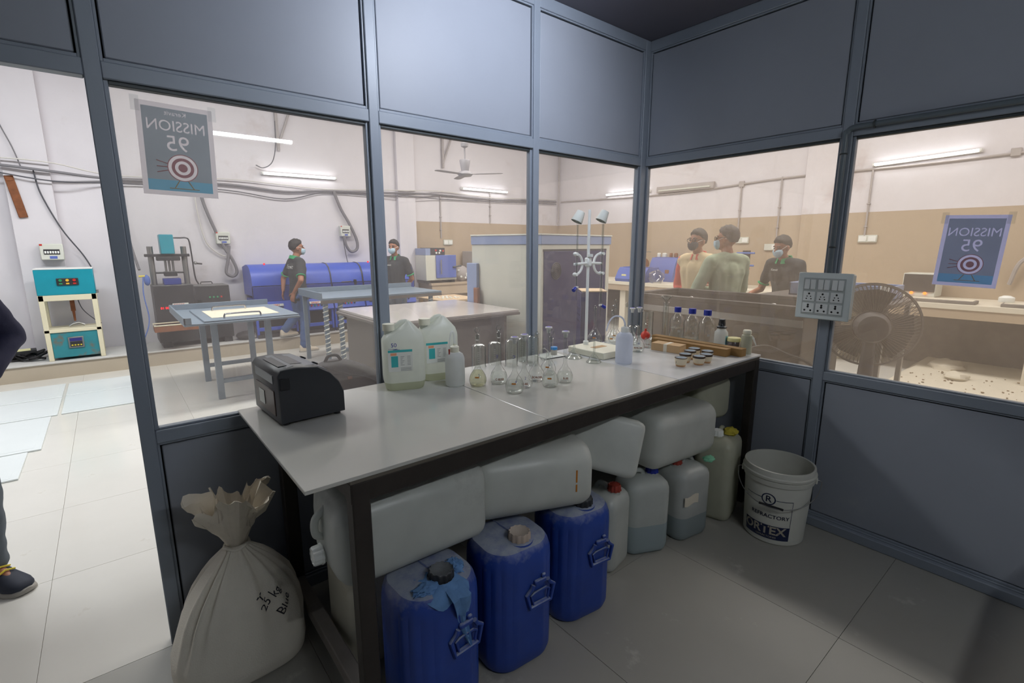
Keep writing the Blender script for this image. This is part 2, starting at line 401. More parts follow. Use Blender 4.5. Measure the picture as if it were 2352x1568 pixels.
def rrect(w, d, r, cx=0, cy=0, z=0, n=5):
    """rounded rectangle loop"""
    r = max(1e-4, min(r, w/2-1e-4, d/2-1e-4)); P = []
    for sx, sy, a0 in ((1, 1, 0), (-1, 1, PI/2), (-1, -1, PI), (1, -1, 1.5*PI)):
        for i in range(n+1):
            a = a0+PI/2*i/n; P.append((cx+sx*(w/2-r)+r*math.cos(a), cy+sy*(d/2-r)+r*math.sin(a), z))
    return P
def tag(o, label=None, cat=None, group=None, kind=None):
    if label: o['label'] = label
    if cat: o['category'] = cat
    if group: o['group'] = group
    if kind: o['kind'] = kind
    return o
def thing(name, label, cat, loc=(0, 0, 0), rz=0.0, group=None, rot=None):
    o = bpy.data.objects.new(name, None); C.objects.link(o); o.empty_display_size = .05
    o.location = loc; o.rotation_euler = rot if rot else (0, 0, rz); return tag(o, label, cat, group)
def struct(name, parent=None):
    o = bpy.data.objects.new(name, None); C.objects.link(o); o['kind'] = 'structure'; return o
def dup(root, loc=None, rz=None, label=None, group=None):
    r = root.copy(); C.objects.link(r)
    if loc: r.location = loc
    if rz is not None: r.rotation_euler = (0, 0, rz)
    if label: r['label'] = label
    if group: r['group'] = group
    for ch in root.children:
        c = ch.copy(); C.objects.link(c); c.parent = r
        for g in ch.children:
            d = g.copy(); C.objects.link(d); d.parent = c
    return r
def text_mesh(name, s, size, mat, parent, M, align='CENTER', ext=.0004, fn=None, sx=1.0, bold=0.0):
    """flat lettering as mesh; M places its xy-plane, fn bends vertices afterwards"""
    cu = bpy.data.curves.new(name, 'FONT'); cu.body = s; cu.size = size; cu.align_x = align; cu.align_y = 'CENTER'; cu.extrude = ext; cu.resolution_u = 3; cu.offset = bold
    t = bpy.data.objects.new(name, cu); C.objects.link(t); bpy.context.view_layer.update()
    me = bpy.data.meshes.new_from_object(t.evaluated_get(bpy.context.evaluated_depsgraph_get()))
    bpy.data.objects.remove(t); bpy.data.curves.remove(cu)
    me.materials.clear(); me.materials.append(MATS[mat]); me.name = name
    for v in me.vertices:
        p = M @ Vector((v.co.x*sx, v.co.y, v.co.z)); v.co = fn(p) if fn else p
    o = bpy.data.objects.new(name, me); C.objects.link(o); o.parent = parent; return o
def remesh(o, voxel, smooth=4):
    md = o.modifiers.new('r', 'REMESH'); md.mode = 'VOXEL'; md.voxel_size = voxel; md.use_smooth_shade = True
    sm = o.modifiers.new('s', 'SMOOTH'); sm.factor = .5; sm.iterations = smooth
    bpy.context.view_layer.update()
    me = bpy.data.meshes.new_from_object(o.evaluated_get(bpy.context.evaluated_depsgraph_get()))
    old = o.data; mats = list(old.materials); o.modifiers.clear(); o.data = me; me.name = o.name
    me.materials.clear()
    for m in mats: me.materials.append(m)
    bpy.data.meshes.remove(old); return o
def arc(c, r, a0, a1, n, plane='xz', sq=1.0):
    P = []
    for i in range(n+1):
        a = a0+(a1-a0)*i/n; u, v = r*math.cos(a), r*math.sin(a)*sq
        P.append((c[0]+u, c[1], c[2]+v) if plane == 'xz' else ((c[0], c[1]+u, c[2]+v) if plane == 'yz' else (c[0]+u, c[1]+v, c[2])))
    return P
def spl(pts, n=6):
    """catmull-rom through pts"""
    P = [Vector(p) for p in pts]; P = [P[0]*2-P[1]]+P+[P[-1]*2-P[-2]]; out = []
    for i in range(1, len(P)-2):
        for k in range(n):
            t = k/n; a, b, c, d = P[i-1], P[i], P[i+1], P[i+2]
            out.append(.5*((2*b)+(c-a)*t+(2*a-5*b+4*c-d)*t*t+(3*b-a-3*c+d)*t**3))
    out.append(P[-2]); return out
# ================================================================== STRUCTURE
H = 2.762; ZT = 2.01; ZS = 0.852
fl = struct('floor')
MB().bx(-7, 5.3, -4.2, 6.2, -.06, -.004).build('screed', 'tile_joint', fl, smooth=False)
TS = .8; tm = None
for i in range(16):
    for j in range(14):
        x, y = -6.8+i*TS, -4.4+j*TS
        if x > 5.3 or y > 6.2: continue
        if tm is None:
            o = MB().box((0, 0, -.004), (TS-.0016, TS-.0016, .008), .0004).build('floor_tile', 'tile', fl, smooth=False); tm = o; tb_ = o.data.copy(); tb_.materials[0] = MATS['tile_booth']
        else:
            o = tm.copy(); C.objects.link(o)
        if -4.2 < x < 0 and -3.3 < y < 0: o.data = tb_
        o.location = (x, y, 0); o.rotation_euler = (0, 0, PI/2*random.randint(0, 3)); o.parent = fl
# hall shell
ZB = 1.942
wf = struct('wall_far'); wr = struct('wall_far_right'); wl = struct('wall_far_left'); wn = struct('wall_near'); hc = struct('ceiling_hall')
MB().bx(-7, 1.62, 6.2, 6.4, 0, 4.2).build('plaster', 'hall_white', wf, smooth=False)
MB().bx(1.62, 5.3, 6.215, 6.4, ZB, 4.2).build('plaster', 'hall_white', wf, smooth=False)
MB().bx(1.62, 5.3, 6.215, 6.4, 0, ZB).build('dado', 'hall_tan', wf, smooth=False)
MB().bx(-3.62, -3.22, 6.08, 6.2, 0, 4.2, .004).build('pilaster', 'hall_white', wf, smooth=False)
MB().bx(1.28, 1.62, 6.12, 6.2, 0, 4.2, .004).build('pilaster', 'hall_white', wf, smooth=False)
MB().bx(5.3, 5.5, -4.2, 6.4, ZB, 4.2).build('plaster', 'hall_white', wr, smooth=False)
MB().bx(5.3, 5.5, -4.2, 6.4, 0, ZB).build('dado', 'hall_tan', wr, smooth=False)
MB().bx(5.24, 5.3, .62, 1.02, ZB, 4.2, .003).build('pilaster', 'hall_white', wr, smooth=False)
MB().bx(5.24, 5.3, .62, 1.02, 0, ZB, .003).build('pilaster_dado', 'hall_tan', wr, smooth=False)
MB().bx(-7.2, -7, -4.2, 6.4, 0, 4.2).build('plaster', 'hall_white', wl, smooth=False)
MB().bx(-7.2, 5.5, -4.4, -4.2, 0, 4.2).build('plaster', 'hall_white', wn, smooth=False)
MB().bx(-7.2, 5.5, -4.4, 6.4, 4.2, 4.3).build('slab', 'hall_ceiling', hc, smooth=False)
# raised plinth along the far wall
pl = struct('trim_1'); pl['label'] = 'low tiled plinth along the far wall'
MB().bx(-7, 1.25, 5.49, 6.2, 0, .172).build('tiled_face', 'plinth_face', pl, smooth=False)
MB().bx(-7, 1.26, 5.475, 6.2, .172, .192, .004).build('stone_top', 'plinth_top', pl, smooth=False)
# booth ceiling
bc = struct('ceiling')
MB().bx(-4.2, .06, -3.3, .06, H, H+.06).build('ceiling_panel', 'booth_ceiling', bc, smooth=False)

FW = .05   # frame depth
def framed_wall(name, mp, posts, right_end, zs_levels, bays, panes_mat, s_lo, s_hi, sill=True):
    """posts: list of (s0,s1); bays: list of (s0,s1,kind) between posts; mp maps (s,d,z) boxes to world"""
    root = struct(name)
    def B(s0, s1, d0, d1, z0, z1, nm, mat, bev=.002):
        a = mp(s0, d0, z0); b = mp(s1, d1, z1)
        return MB().bx(a[0], b[0], a[1], b[1], a[2], b[2], bev).build(nm, mat, root, smooth=False)
    for s0, s1 in posts: B(s0, s1, 0, FW, 0, H, 'post', 'frame', .003)
    for s0, s1, k in bays:
        rails = [(ZT, ZT+.05), (H-.06, H)]
        if k != 'door': rails += [(ZS-.047, ZS), (0, .055)]
        for z0, z1 in rails:
            B(s0, s1, .001, FW-.001, z0, z1, 'rail', 'frame', .003)
        def panel(z0, z1):
            B(s0, s1, .030, .034, z0, z1, 'backing', 'gap_black', 0)
            g = .005
            # raised edge strip all round then flush panel
            B(s0+.014, s1-.014, .014, .029, z0+.014, z1-.014, 'panel', 'panel', .003)
            for q in ((s0, s0+.0085, z0, z1), (s1-.0085, s1, z0, z1), (s0+.0085, s1-.0085, z0, z0+.011), (s0+.0085, s1-.0085, z1-.0085, z1)):
                B(q[0], q[1], .008, .029, q[2], q[3], 'bead', 'frame', .0015)
        panel(ZT+.05, H-.06)
        if k == 'door': continue
        panel(.055, ZS-.047)
        # glazing: dark beads set back, thin dusty pane
        bw = .013
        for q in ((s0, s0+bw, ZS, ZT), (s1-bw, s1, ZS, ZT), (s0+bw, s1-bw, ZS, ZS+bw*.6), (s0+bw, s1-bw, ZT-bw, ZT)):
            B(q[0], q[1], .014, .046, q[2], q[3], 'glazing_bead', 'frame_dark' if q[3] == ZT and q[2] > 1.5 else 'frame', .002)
        B(s0+bw*.6, s1-bw*.6, .034, .038, ZS+.004, ZT-.004, 'pane', panes_mat, 0)
    return root
wa = framed_wall('wall_back', lambda s, d, z: (s, d, z),
    [(-2.815, -2.771), (-1.905, -1.862), (-.983, -.943), (-.042, .05), (-3.86, -3.815), (-4.2, -4.16)], None, None,
    [(-2.771, -1.905, 'w'), (-1.862, -.983, 'w'), (-.943, -.042, 'w'), (-3.815, -2.815, 'door'), (-4.16, -3.86, 'w')], 'pane_back', -4.2, 0)
wb = framed_wall('wall_right', lambda s, d, z: (d, s, z),
    [(-1.180, -1.135), (-2.40, -2.355), (-3.3, -3.25)], None, None,
    [(-1.135, -.0005, 'w'), (-2.355, -1.180, 'w'), (-3.25, -2.40, 'w')], 'pane_right', -3.3, 0)
# floor trim at the foot of the right wall (dusty ledge)
t2 = struct('trim_2')
MB().bx(-.03, -.0005, -3.25, -.02, 0, .05, .004).build('floor_trim', 'frame', t2, smooth=False)
# the two booth walls behind the camera
for nm, b in (('wall_front', (-4.2, .05, -3.36, -3.3)), ('wall_left', (-4.26, -4.2, -3.36, .05))):
    r = struct(nm); MB().bx(*b, 0, H).build('partition_panel', 'panel', r, smooth=False)

# ================================================================== LAMPS
def tube_lamp(name, label, p0, p1, back, mat, group=None, cat='lamp', r=.014, base=True):
    """batten tube lamp: base channel against the wall (back = direction to wall), tube, two end caps"""
    p0 = Vector(p0); p1 = Vector(p1); c = (p0+p1)/2; b = Vector(back); d = (p1-p0).normalized()
    t = thing(name, label, cat, tuple(c), 0, group); L = (p1-p0).length
    u = b.cross(d)
    R = Matrix((d, b, u)).transposed()
    if base: MB().box(tuple(b*.045), (L+.06, .03, .045), .004, R=R).build('batten', 'white_paint', t)
    for s in (-1, 1):
        m = MB(); e = d*(s*(L/2+.012)); m.box(tuple(e+b*.015), (.024, .06, .036), .004, R=R); m.build('end_cap', 'white_plastic', t)
    MB().cyl(tuple(-d*L/2), tuple(d*L/2), r, r, 14).build('tube', mat, t)
    return t
BACKA = (0, 1, 0); BACKB = (1, 0, 0)
tube_lamp('tube_lamp', 'lit white tube lamp on far wall above the blue barrel machines', (-.87, 6.13, 2.557), (.19, 6.13, 2.567), BACKA, 'tube_hall', 'hall tube lamps')
tube_lamp('tube_lamp', 'lit white tube lamp on far wall below the ceiling fan', (2.667, 6.14, 2.581), (3.75, 6.14, 2.578), BACKA, 'tube_hall', 'hall tube lamps')
tube_lamp('tube_lamp', 'lit tube lamp beyond the burette stand, cut off by the corner post', (5.23, 4.75, 2.51), (5.23, 3.74, 2.505), BACKB, 'tube_hall', 'hall tube lamps')
tube_lamp('tube_lamp', 'lit white tube lamp over the right window poster', (5.23, .18, 2.55), (5.23, -.84, 2.59), BACKB, 'tube_hall', 'hall tube lamps')
tl = thing('tube_lamp', 'unlit grey lamp batten high on the wall above the three people', 'lamp', (5.26, 3.0, 2.50), 0, 'hall tube lamps')
MB().box((0, 0, 0), (.06, 1.12, .11), .006).build('batten', 'wall_pipe', tl)
MB().cyl((-.04, -.5, -.02), (-.04, .5, -.02), .014, seg=12).build('tube', 'wall_box', tl)
# booth lamps: a tube on the wall behind the camera, plus an added ceiling spot
tube_lamp('booth_tube_lamp', 'lit tube lamp on the partition behind the camera', (-2.45, -3.2, 2.5), (-1.27, -3.2, 2.5), (0, -1, 0), 'tube_booth', 'booth lamps', r=.016)
# unseen spot fitting added under the ceiling to brighten the upper back wall
SPL = (-1.35, -1.05, 2.66)
sl = thing('added_spot_lamp', 'small white ceiling spot added out of view to brighten the upper back wall', 'lamp', SPL, 0, 'booth lamps')
MB().lathe([(.045, .094), (.045, .102)], 20).build('ceiling_plate', 'white_paint', sl); MB().cyl((0, 0, .03), (0, 0, .095), .008, seg=8).build('stem', 'white_paint', sl)
m = MB(); m.M = Matrix.Rotation(math.radians(62), 4, 'X'); m.lathe([(.02, .05), (.035, .045), (.05, -.05), (.047, -.05), (.033, .04)], 20, caps=False); m.build('shade', 'white_paint', sl)
ld = bpy.data.lights.new('added_spot_bulb', 'SPOT'); ld.energy = 66; ld.color = (.80, .86, 1.0); ld.spot_size = math.radians(128); ld.spot_blend = .9; ld.shadow_soft_size = .12
lo = bpy.data.objects.new('added_spot_bulb', ld); C.objects.link(lo); lo.parent = sl; lo.location = (0, .03, -.018); lo.rotation_euler = (math.radians(72), 0, 0)
# ================================================================== BENCH
T = .895
bn = thing('work_bench', 'long bench with glossy tiled top on a dark steel frame', 'table', (0, 0, 0))
for x0, x1, mt in ((-2.517, -1.6835, 'tabletop'), (-1.6805, -.8585, 'tabletop'), (-.8555, -.033, 'tabletop_white')):
    MB().bx(x0, x1, -.872, -.062, T-.011, T, .0015).build('top_tile', mt, bn, smooth=False)
MB().bx(-2.40, -.036, -.868, -.066, T-.022, T-.0115).build('underlay_board', 'joint', bn, smooth=False)
MB().bx(-2.40, -.036, -.868, -.822, T-.082, T-.022, .003).build('front_rail', 'dark_steel', bn, smooth=False)
MB().bx(-2.40, -.036, -.11, -.066, T-.082, T-.022, .003).build('back_rail', 'dark_steel', bn, smooth=False)
for x in (-2.375, -1.2, -.062): MB().bx(x-.022, x+.022, -.822, -.11, T-.082, T-.022, .003).build('cross_rail', 'dark_steel', bn, smooth=False)
for x, y in ((-2.372, -.845), (-.06, -.845), (-2.372, -.09), (-.06, -.09)): MB().bx(x-.026, x+.026, y-.024, y+.024, 0, T-.022, .004).build('leg', 'dark_steel', bn, smooth=False)
MB().bx(-2.395, -2.348, -.82, -.11, .10, .15, .004).build('lower_rail', 'dusty_steel', bn, smooth=False)
MB().bx(-.085, -.038, -.82, -.11, .10, .15, .004).build('lower_rail', 'dusty_steel', bn, smooth=False)

# ------------------------------------------------------------------ printer
pr = thing('laser_printer', 'small black laser printer at the near end of the bench', 'printer', (-2.335, -.215, T), math.radians(3))
prof = [(-.145, .012), (-.145, .178), (-.128, .196), (-.06, .2), (.03, .192), (.085, .165), (.125, .125), (.145, .085), (.145, .012)]
# body runs along local x (long side seen from the bench front), length .29 in y
def PB(y0, y1, z0, z1, nm, mt, x0, x1, b=.006): return MB().bx(x0, x1, y0, y1, z0, z1, b).build(nm, mt, pr)
m = MB(); q = [(x*.78, z) for x, z in prof]
m.loft([[(x*k+(.0 if k == 1 else 0), y, .012+(z-.012)*kz) for x, z in q] for y, k, kz in ((-.145, .975, .975), (-.139, 1, 1), (.139, 1, 1), (.145, .975, .975))])
m.build('body', 'printer_black', pr)
m = MB(); m.loft([[(x, y, z+.0025) for x, z in ((-.105, .176), (-.1, .192), (-.05, .1985), (-.048, .196), (.02, .1915), (.066, .166), (.066, .160), (-.1, .165))] for y in (-.118, .118)])
m.build('top_cover', 'printer_grey', pr)
m = MB(); m.loft([[(-.05+.11*t, y*(1-.25*t), .2015-.032*t*t) for t in (0, .35, .7, 1)]+[(-.05+.11*t, y*(1-.25*t), .198-.04*t*t-.002) for t in (1, .7, .35, 0)] for y in (-.085, .085)]); m.build('output_tray', 'printer_dark', pr)
m = MB(); m.box((-.078, -.01, .1995), (.03, .17, .002), .0008, R=Matrix.Rotation(math.radians(-2), 3, 'Y')); m.build('control_panel', 'printer_black', pr)
for y in (-.06, .06): MB().box((.045, y, .186), (.02, .018, .006), .002, R=Matrix.Rotation(math.radians(28), 3, 'Y')).build('paper_stop', 'printer_dark', pr)
MB().box((-.09, -.1465, .148), (.032, .003, .04), .001).build('side_vent', 'printer_dark', pr)
PB(-.105, .11, .03, .12, 'paper_feed_door', 'printer_brown', -.1165, -.1125, .002)
MB().box((-.118, .03, .075), (.001, .06, .05)).build('door_label', 'paper_label', pr, smooth=False)
MB().box((-.114, -.0, .158), (.003, .2, .03), .001).build('front_grille', 'printer_grey', pr)
for x in (-.09, .09):
    for y in (-.12, .12): MB().lathe([(.012, 0), (.012, .013)], 10, (x, y, 0)).build('foot', 'printer_dark', pr)

# ------------------------------------------------------------------ five-litre cans
def five_litre(label, loc, rz, label_full):
    t = thing('canister', label, 'canister', loc, rz, 'five-litre canisters on the bench')
    secs = []
    for z, x0, x1, d, r in ((0, -.072, .072, .11, .03), (.006, -.08, .08, .122, .034), (.03, -.086, .086, .13, .036), (.05, -.088, .088, .132, .036), (.2, -.088, .088, .132, .036), (.212, -.087, .087, .131, .036), (.238, -.07, .078, .12, .03), (.26, -.02, .062, .085, .03), (.283, .008, .04, .06, .02), (.29, .014, .03, .05, .012)):
        secs.append(rrect(x1-x0, d, r, (x0+x1)/2, 0, z))
    MB().loft(secs).build('body', 'small_can', t)
    MB().tube(spl([(.02, 0, .286), (-.005, 0, .283), (-.03, 0, .262), (-.035, 0, .245)]), .011, 10).build('handle', 'small_can', t)
    m = MB(); m.lathe([(.021, .235), (.021, .252)], 18, (-.056, 0, 0)); m.build('neck', 'small_can', t)
    m = MB()
    m.loft([[(-.056+(.025+.001*(j % 2))*math.cos(2*PI*j/40), (.025+.001*(j % 2))*math.sin(2*PI*j/40), z) for j in range(40)] for z in (.252, .280)]); m.build('cap', 'cream_plastic', t)
    lb = MB().bx(-.07, .03, -.0672, -.0662, .085, .175).build('paper_sticker', 'paper_label', t, smooth=False)
    MB().bx(-.07, .03, -.0676, -.0670, .168, .178).build('teal_strip', 'teal_label', lb, smooth=False)
    MB().bx(-.06, -.035, -.0676, -.0670, .155, .165).build('orange_strip', 'orange_label', lb, smooth=False)
    MB().bx(-.058, -.03, -.0676, -.0670, .105, .152).build('teal_block', 'teal_label', lb, smooth=False)
    m = MB()
    for i in range(7):
        m.bx(-.02, -.004-.004*(i % 3), -.0675, -.067, .148-.006*i, .150-.006*i); m.bx(.008, .022, -.0675, -.067, .148-.006*i, .150-.006*i)
    for i in range(4): m.bx(-.02, .024, -.0675, -.067, .1-.004*i, .1015-.004*i)
    pt = m.build('fine_print', 'grey_print', lb, smooth=False); pt['kind'] = 'stuff'
    if label_full:
        M = Matrix.Translation((-.045, -.0668, .198)) @ Matrix.Rotation(PI/2, 4, 'X')
        text_mesh('handwriting', '50', .024, 'blue_ink', t, M)
        MB().tube([(-.068, -.067, .184), (-.03, -.067, .182), (-.05, -.067, .1795), (-.022, -.067, .179)], .0007, 5).build('underline', 'blue_ink', t)
    return t
five_litre('cloudy white canister with 50 written on it, nearest the laser printer', (-1.885, -.175, T), math.radians(-20), True)
five_litre('cloudy white canister with teal label behind the one marked 50', (-1.69, -.13, T), math.radians(-14), False)

# ------------------------------------------------------------------ wash bottles
def wash_bottle(label, loc, rz, mat, nozzle_side, h=.155, r=.043, red=False):
    t = thing('wash_bottle', label, 'bottle', loc, rz, 'wash bottles on the bench')
    MB().lathe([(r*.88, 0), (r, .006), (r, h*.78), (r*.97, h*.85), (r*.82, h*.94), (r*.55, h*.99), (r*.42, h)], 32).build('body', mat, t)
    MB().lathe([(r*.44, h-.004), (r*.46, h+.002), (r*.46, h+.022), (r*.38, h+.026), (r*.15, h+.028), (r*.13, h+.036)], 24).build('cap', 'wash_bottle' if mat == 'wash_blue' else 'cream_plastic', t)
    P = spl([(0, 0, h+.03), (0, 0, h+.055), (nozzle_side*.35*.05, 0, h+.075), (nozzle_side*.028, 0, h+.082), (nozzle_side*.045, 0, h+.066), (nozzle_side*.052, 0, h+.02)] if not red else [(0, 0, h+.03), (0, 0, h+.07), (-.008, 0, h+.09), (-.02, 0, h+.082), (-.027, 0, h+.05), (-.03, 0, h+.015)])
    if not red:
        P = spl([(0, 0, h+.03), (-.003, 0, h+.05), (-.015, 0, h+.072), (-.038, 0, h+.083), (-.062, 0, h+.078), (-.082, 0, h+.055), (-.093, 0, h+.02), (-.096, 0, h+.004)])
    n = len(P); MB().tube(P, [.005-.002*(i/n) for i in range(n)], 8).build('spout', mat, t)
    if red: MB().cyl((-.03, 0, h+.016), (-.0305, 0, h-.022), .0045, .0022, 10).build('spout_tip', 'red_cap', t)
    return t
wash_bottle('white squeeze wash bottle with red spout tip beside the two canisters', (-1.70, -.295, T), .15, 'wash_bottle', -1, .15, .043, True)
wash_bottle('tall bluish-white wash bottle with long arched spout by the burette stand', (-.793, -.506, T), math.radians(-38), 'wash_blue', -1, .165, .044)

# ------------------------------------------------------------------ volumetric flasks
def flask(label, loc, r, hneck, stop, liq=0.0, marks='', rz=0.0, liqmat='water', hn=''):
    """pear-bulbed volumetric flask; stop: 'ring','plug','flat'"""
    t = thing('volumetric_flask', label, 'flask', loc, rz, 'volumetric flasks on the bench')
    hb = r*2.05   # bulb height
    prof = [(r*.6, 0), (r*.78, .002), (r*.92, r*.25), (r, r*.65), (r*.97, r*.95), (r*.85, r*1.3), (r*.62, r*1.68), (r*.4, r*1.98), (r*.29, r*2.25), (.0088, r*2.55), (.0085, hneck-.012), (.0095, hneck-.004), (.0122, hneck-.002), (.0122, hneck)]
    MB().lathe(prof, 28, caps=False).build('vessel', 'glass', t)
    MB().lathe([(r*.6, .0), (r*.6, .001)], 24).build('base', 'glass_frost', t)
    if liq > 0:
        pts = [(r*.6, .002)]+[(a*.965, z) for a, z in prof[1:9] if z < liq and z > .003]
        zs = [p for p in prof if p[1] <= liq]; a, b = zs[-1], prof[len(zs)]
        rl = a[0]+(b[0]-a[0])*(liq-a[1])/max(1e-6, b[1]-a[1]); pts.append((rl*.965, liq))
        MB().lathe(pts, 28).build('liquid', liqmat, t)
    if stop == 'ring':
        MB().lathe([(.0075, hneck-.018), (.0088, hneck+.001), (.0088, hneck+.006), (.004, hneck+.008), (.0035, hneck+.014)], 14).build('stopper', 'glass_frost', t)
        m = MB(); m.tube([(.0105*math.cos(a), 0, hneck+.0245+.0105*math.sin(a)) for a in [2*PI*i/18 for i in range(18)]], .0026, 8, True); m.build('stopper_ring', 'glass_frost', t)
    elif stop == 'flat':
        MB().lathe([(.0075, hneck-.018), (.0088, hneck+.001), (.006, hneck+.004), (.006, hneck+.01), (.002, hneck+.012)], 14).build('stopper', 'glass_frost', t)
    else:
        s = MB().lathe([(.008, hneck-.014), (.0095, hneck+.001), (.0095, hneck+.006), (.0165, hneck+.008), (.0175, hneck+.012), (.016, hneck+.015), (.012, hneck+.0155)], 20).build('stopper', 'plug_white', t)
        MB().lathe([(.0115, hneck+.0156), (.0105, hneck+.0166)], 18).build('stopper_disc', 'purple_plug', s)
    def bend(p):   # p.x arc length around bulb, p.z height
        z = max(.002, min(hneck, p.z))
        for (r0, z0), (r1, z1) in zip(prof, prof[1:]):
            if z0 <= z <= z1 and z1 > z0: rr = r0+(r1-r0)*(z-z0)/(z1-z0); break
        else: rr = r
        rr += .0006; a = -PI/2+p.x/r
        return Vector((rr*math.cos(a), rr*math.sin(a), z))
    if marks:
        M = Matrix.Translation((.004, 0, r*.72)) @ Matrix.Rotation(PI/2, 4, 'X')
        text_mesh('print', marks, .0125, 'brown_ink', t, M, fn=bend, bold=.0004)
    else:
        m = MB(); vs = []
        for i in range(9):
            for k in (0, 1): vs.append(tuple(bend(Vector((-.014+.0025*i, 0, r*1.1+.006*k)))))
        m.add(vs, [(2*i, 2*i+2, 2*i+3, 2*i+1) for i in range(8)]); m.build('print', 'amber_ink', t)
    if hn:
        M = Matrix.Translation((.006, 0, r*1.35)) @ Matrix.Rotation(PI/2, 4, 'X')
        text_mesh('handwriting', hn, .016, 'blue_ink', t, M, fn=bend)
    return t
camdir = lambda x, y: math.atan2(-2.0769-y, -2.8304-x)+PI/2   # turn local -y to the camera
def FL(label, x, y, *a, turn=0.0, **k): return flask(label, (x, y, T), *a, rz=camdir(x, y)+turn, **k)
FL('ring-stoppered volumetric flask with amber band, beside the wash bottle', -1.629, -.368, .0385, .222, 'ring', .068, '', liqmat='water_amber', hn='2')
FL('ring-stoppered volumetric flask with brown B250 print', -1.537, -.399, .039, .226, 'ring', .05, 'C-B250')
FL('purple-plugged flask marked 4, nearest the bench front edge', -1.571, -.551, .040, .222, 'plug', .05, '', hn='4')
FL('purple-plugged flask with brown B2 print just behind the flask marked 4', -1.494, -.523, .037, .220, 'plug', .0, 'C-B2', hn='2')
FL('flat-stoppered flask printed BOROSIL in the middle of the cluster', -1.383, -.479, .0375, .220, 'flat', .0, 'BOROSIL')
FL('empty purple-plugged flask at the back right of the cluster', -1.263, -.429, .0375, .216, 'plug', .0, '', hn='3')
FL('ring-stoppered flask filled with clear liquid at the cluster front right', -1.393, -.58, .037, .215, 'ring', .07, '')
FL('purple-plugged flask with dark red bands, rightmost of the front cluster', -1.294, -.571, .0365, .218, 'plug', .045, 'E-30')
FL('flask standing behind the burette stand plate under the right burette', -.56, -.10, .047, .235, 'flat', .03, '')
FL('ring-stoppered flask half hidden behind the tall wash bottle', -.50, -.185, .046, .215, 'ring', .03, '', hn='2')
FL('ring-stoppered flask against the window behind the tall wash bottle', -.385, -.115, .042, .235, 'ring', .0, '')
FL('flat-stoppered flask against the window next to the corner post', -.295, -.13, .042, .238, 'flat', .0, '')
FL('purple-plugged flask between the tall wash bottle and the flask marked 40', -.375, -.235, .04, .215, 'plug', .0, '')
FL('flask marked 40 with purple plug beside the tall wash bottle', -.505, -.38, .039, .243, 'plug', .05, 'BOROSIL', hn='40')

# ------------------------------------------------------------------ beakers, upturned
def beaker(label, x, y, r, h, up=False, hn='', tint='glass', cat='beaker'):
    t = thing('glass_beaker', label, cat, (x, y, T), camdir(x, y), 'glass beakers on the bench')
    th = .0018
    if up: pr_ = [(r-.003, .001), (r, .006), (r, h-.004), (r+.003, h), (r+.002, h), (r-th, h-.004), (r-th, .006), (r-.006, .003)]
    else: pr_ = [(r+.003, 0), (r, .004), (r, h-.014), (r-.004, h-.004), (r-.014, h), (r-.014, h-.002), (r-.005, h-.007), (r-th, h-.016), (r-th, .004), (r+.001, .001)]
    MB().lathe(pr_, 28, caps=False).build('wall', tint, t)
    MB().lathe([(r-.014, h-.0025), (r-.014, h-.0005)] if not up else [(r-.005, .001), (r-.005, .003)], 24).build('base', 'glass', t)
    m = MB()
    for i in range(6):
        z = h*.25+h*.09*i
        m.add([(( r+.0005)*math.cos(-PI/2+a), (r+.0005)*math.sin(-PI/2+a), z+k*.0008) for a in (-.12, 0, .12) for k in (0, 1)], [(0, 2, 3, 1), (2, 4, 5, 3)])
    g = m.build('graduation', 'plug_white', t, smooth=False); g['kind'] = 'stuff'
    if hn:
        fnb = lambda p: Vector(((r+.0008)*math.cos(-PI/2+p.x/r), (r+.0008)*math.sin(-PI/2+p.x/r), p.z))
        text_mesh('handwriting', hn, .024, 'blue_ink', t, Matrix.Translation((.012, 0, h*.4)) @ Matrix.Rotation(PI/2, 4, 'X') @ Matrix.Rotation(PI, 4, 'Z'), fn=fnb)
    return t
beaker('upturned glass beaker behind the amber-banded flask', -1.423, -.085, .036, .114)
beaker('upturned glass beaker with E inked in blue', -1.325, -.09, .034, .115, hn='E')
beaker('upturned tall beaker with blue mark left of the post', -1.29, -.185, .032, .137, hn='C')
beaker('narrow upturned beaker holding a pink tint behind the purple plugs', -1.17, -.13, .028, .124, tint='glass_frost')
beaker('tall upturned beaker with reddish label near the window post', -1.19, -.235, .03, .155)
beaker('tall open beaker beside the corner post', -.075, -.135, .038, .172, up=True)
beaker('small open beaker next to the flask marked 40', -.367, -.35, .023, .05, up=True)
beaker('smallest open beaker behind the brown carton', -.285, -.30, .02, .042, up=True)
beaker('upturned round beaker against the corner post', -.168, -.095, .04, .085)
rb = MB().sphere((0, 0, .03), (.03, .03, .03), 20, 12, lambda n: 1.0 if n.z > -.6 else .97)
o = rb.build('pipette_bulb', 'rubber_bulb_red', None, (-.175, -.195, T)); tag(o, 'red rubber pipette bulb behind the flask marked 40', 'pipette bulb')
MB().cyl((0, 0, .055), (0, 0, .075), .008, .006, 10).build('stem', 'rubber_bulb_red', o)
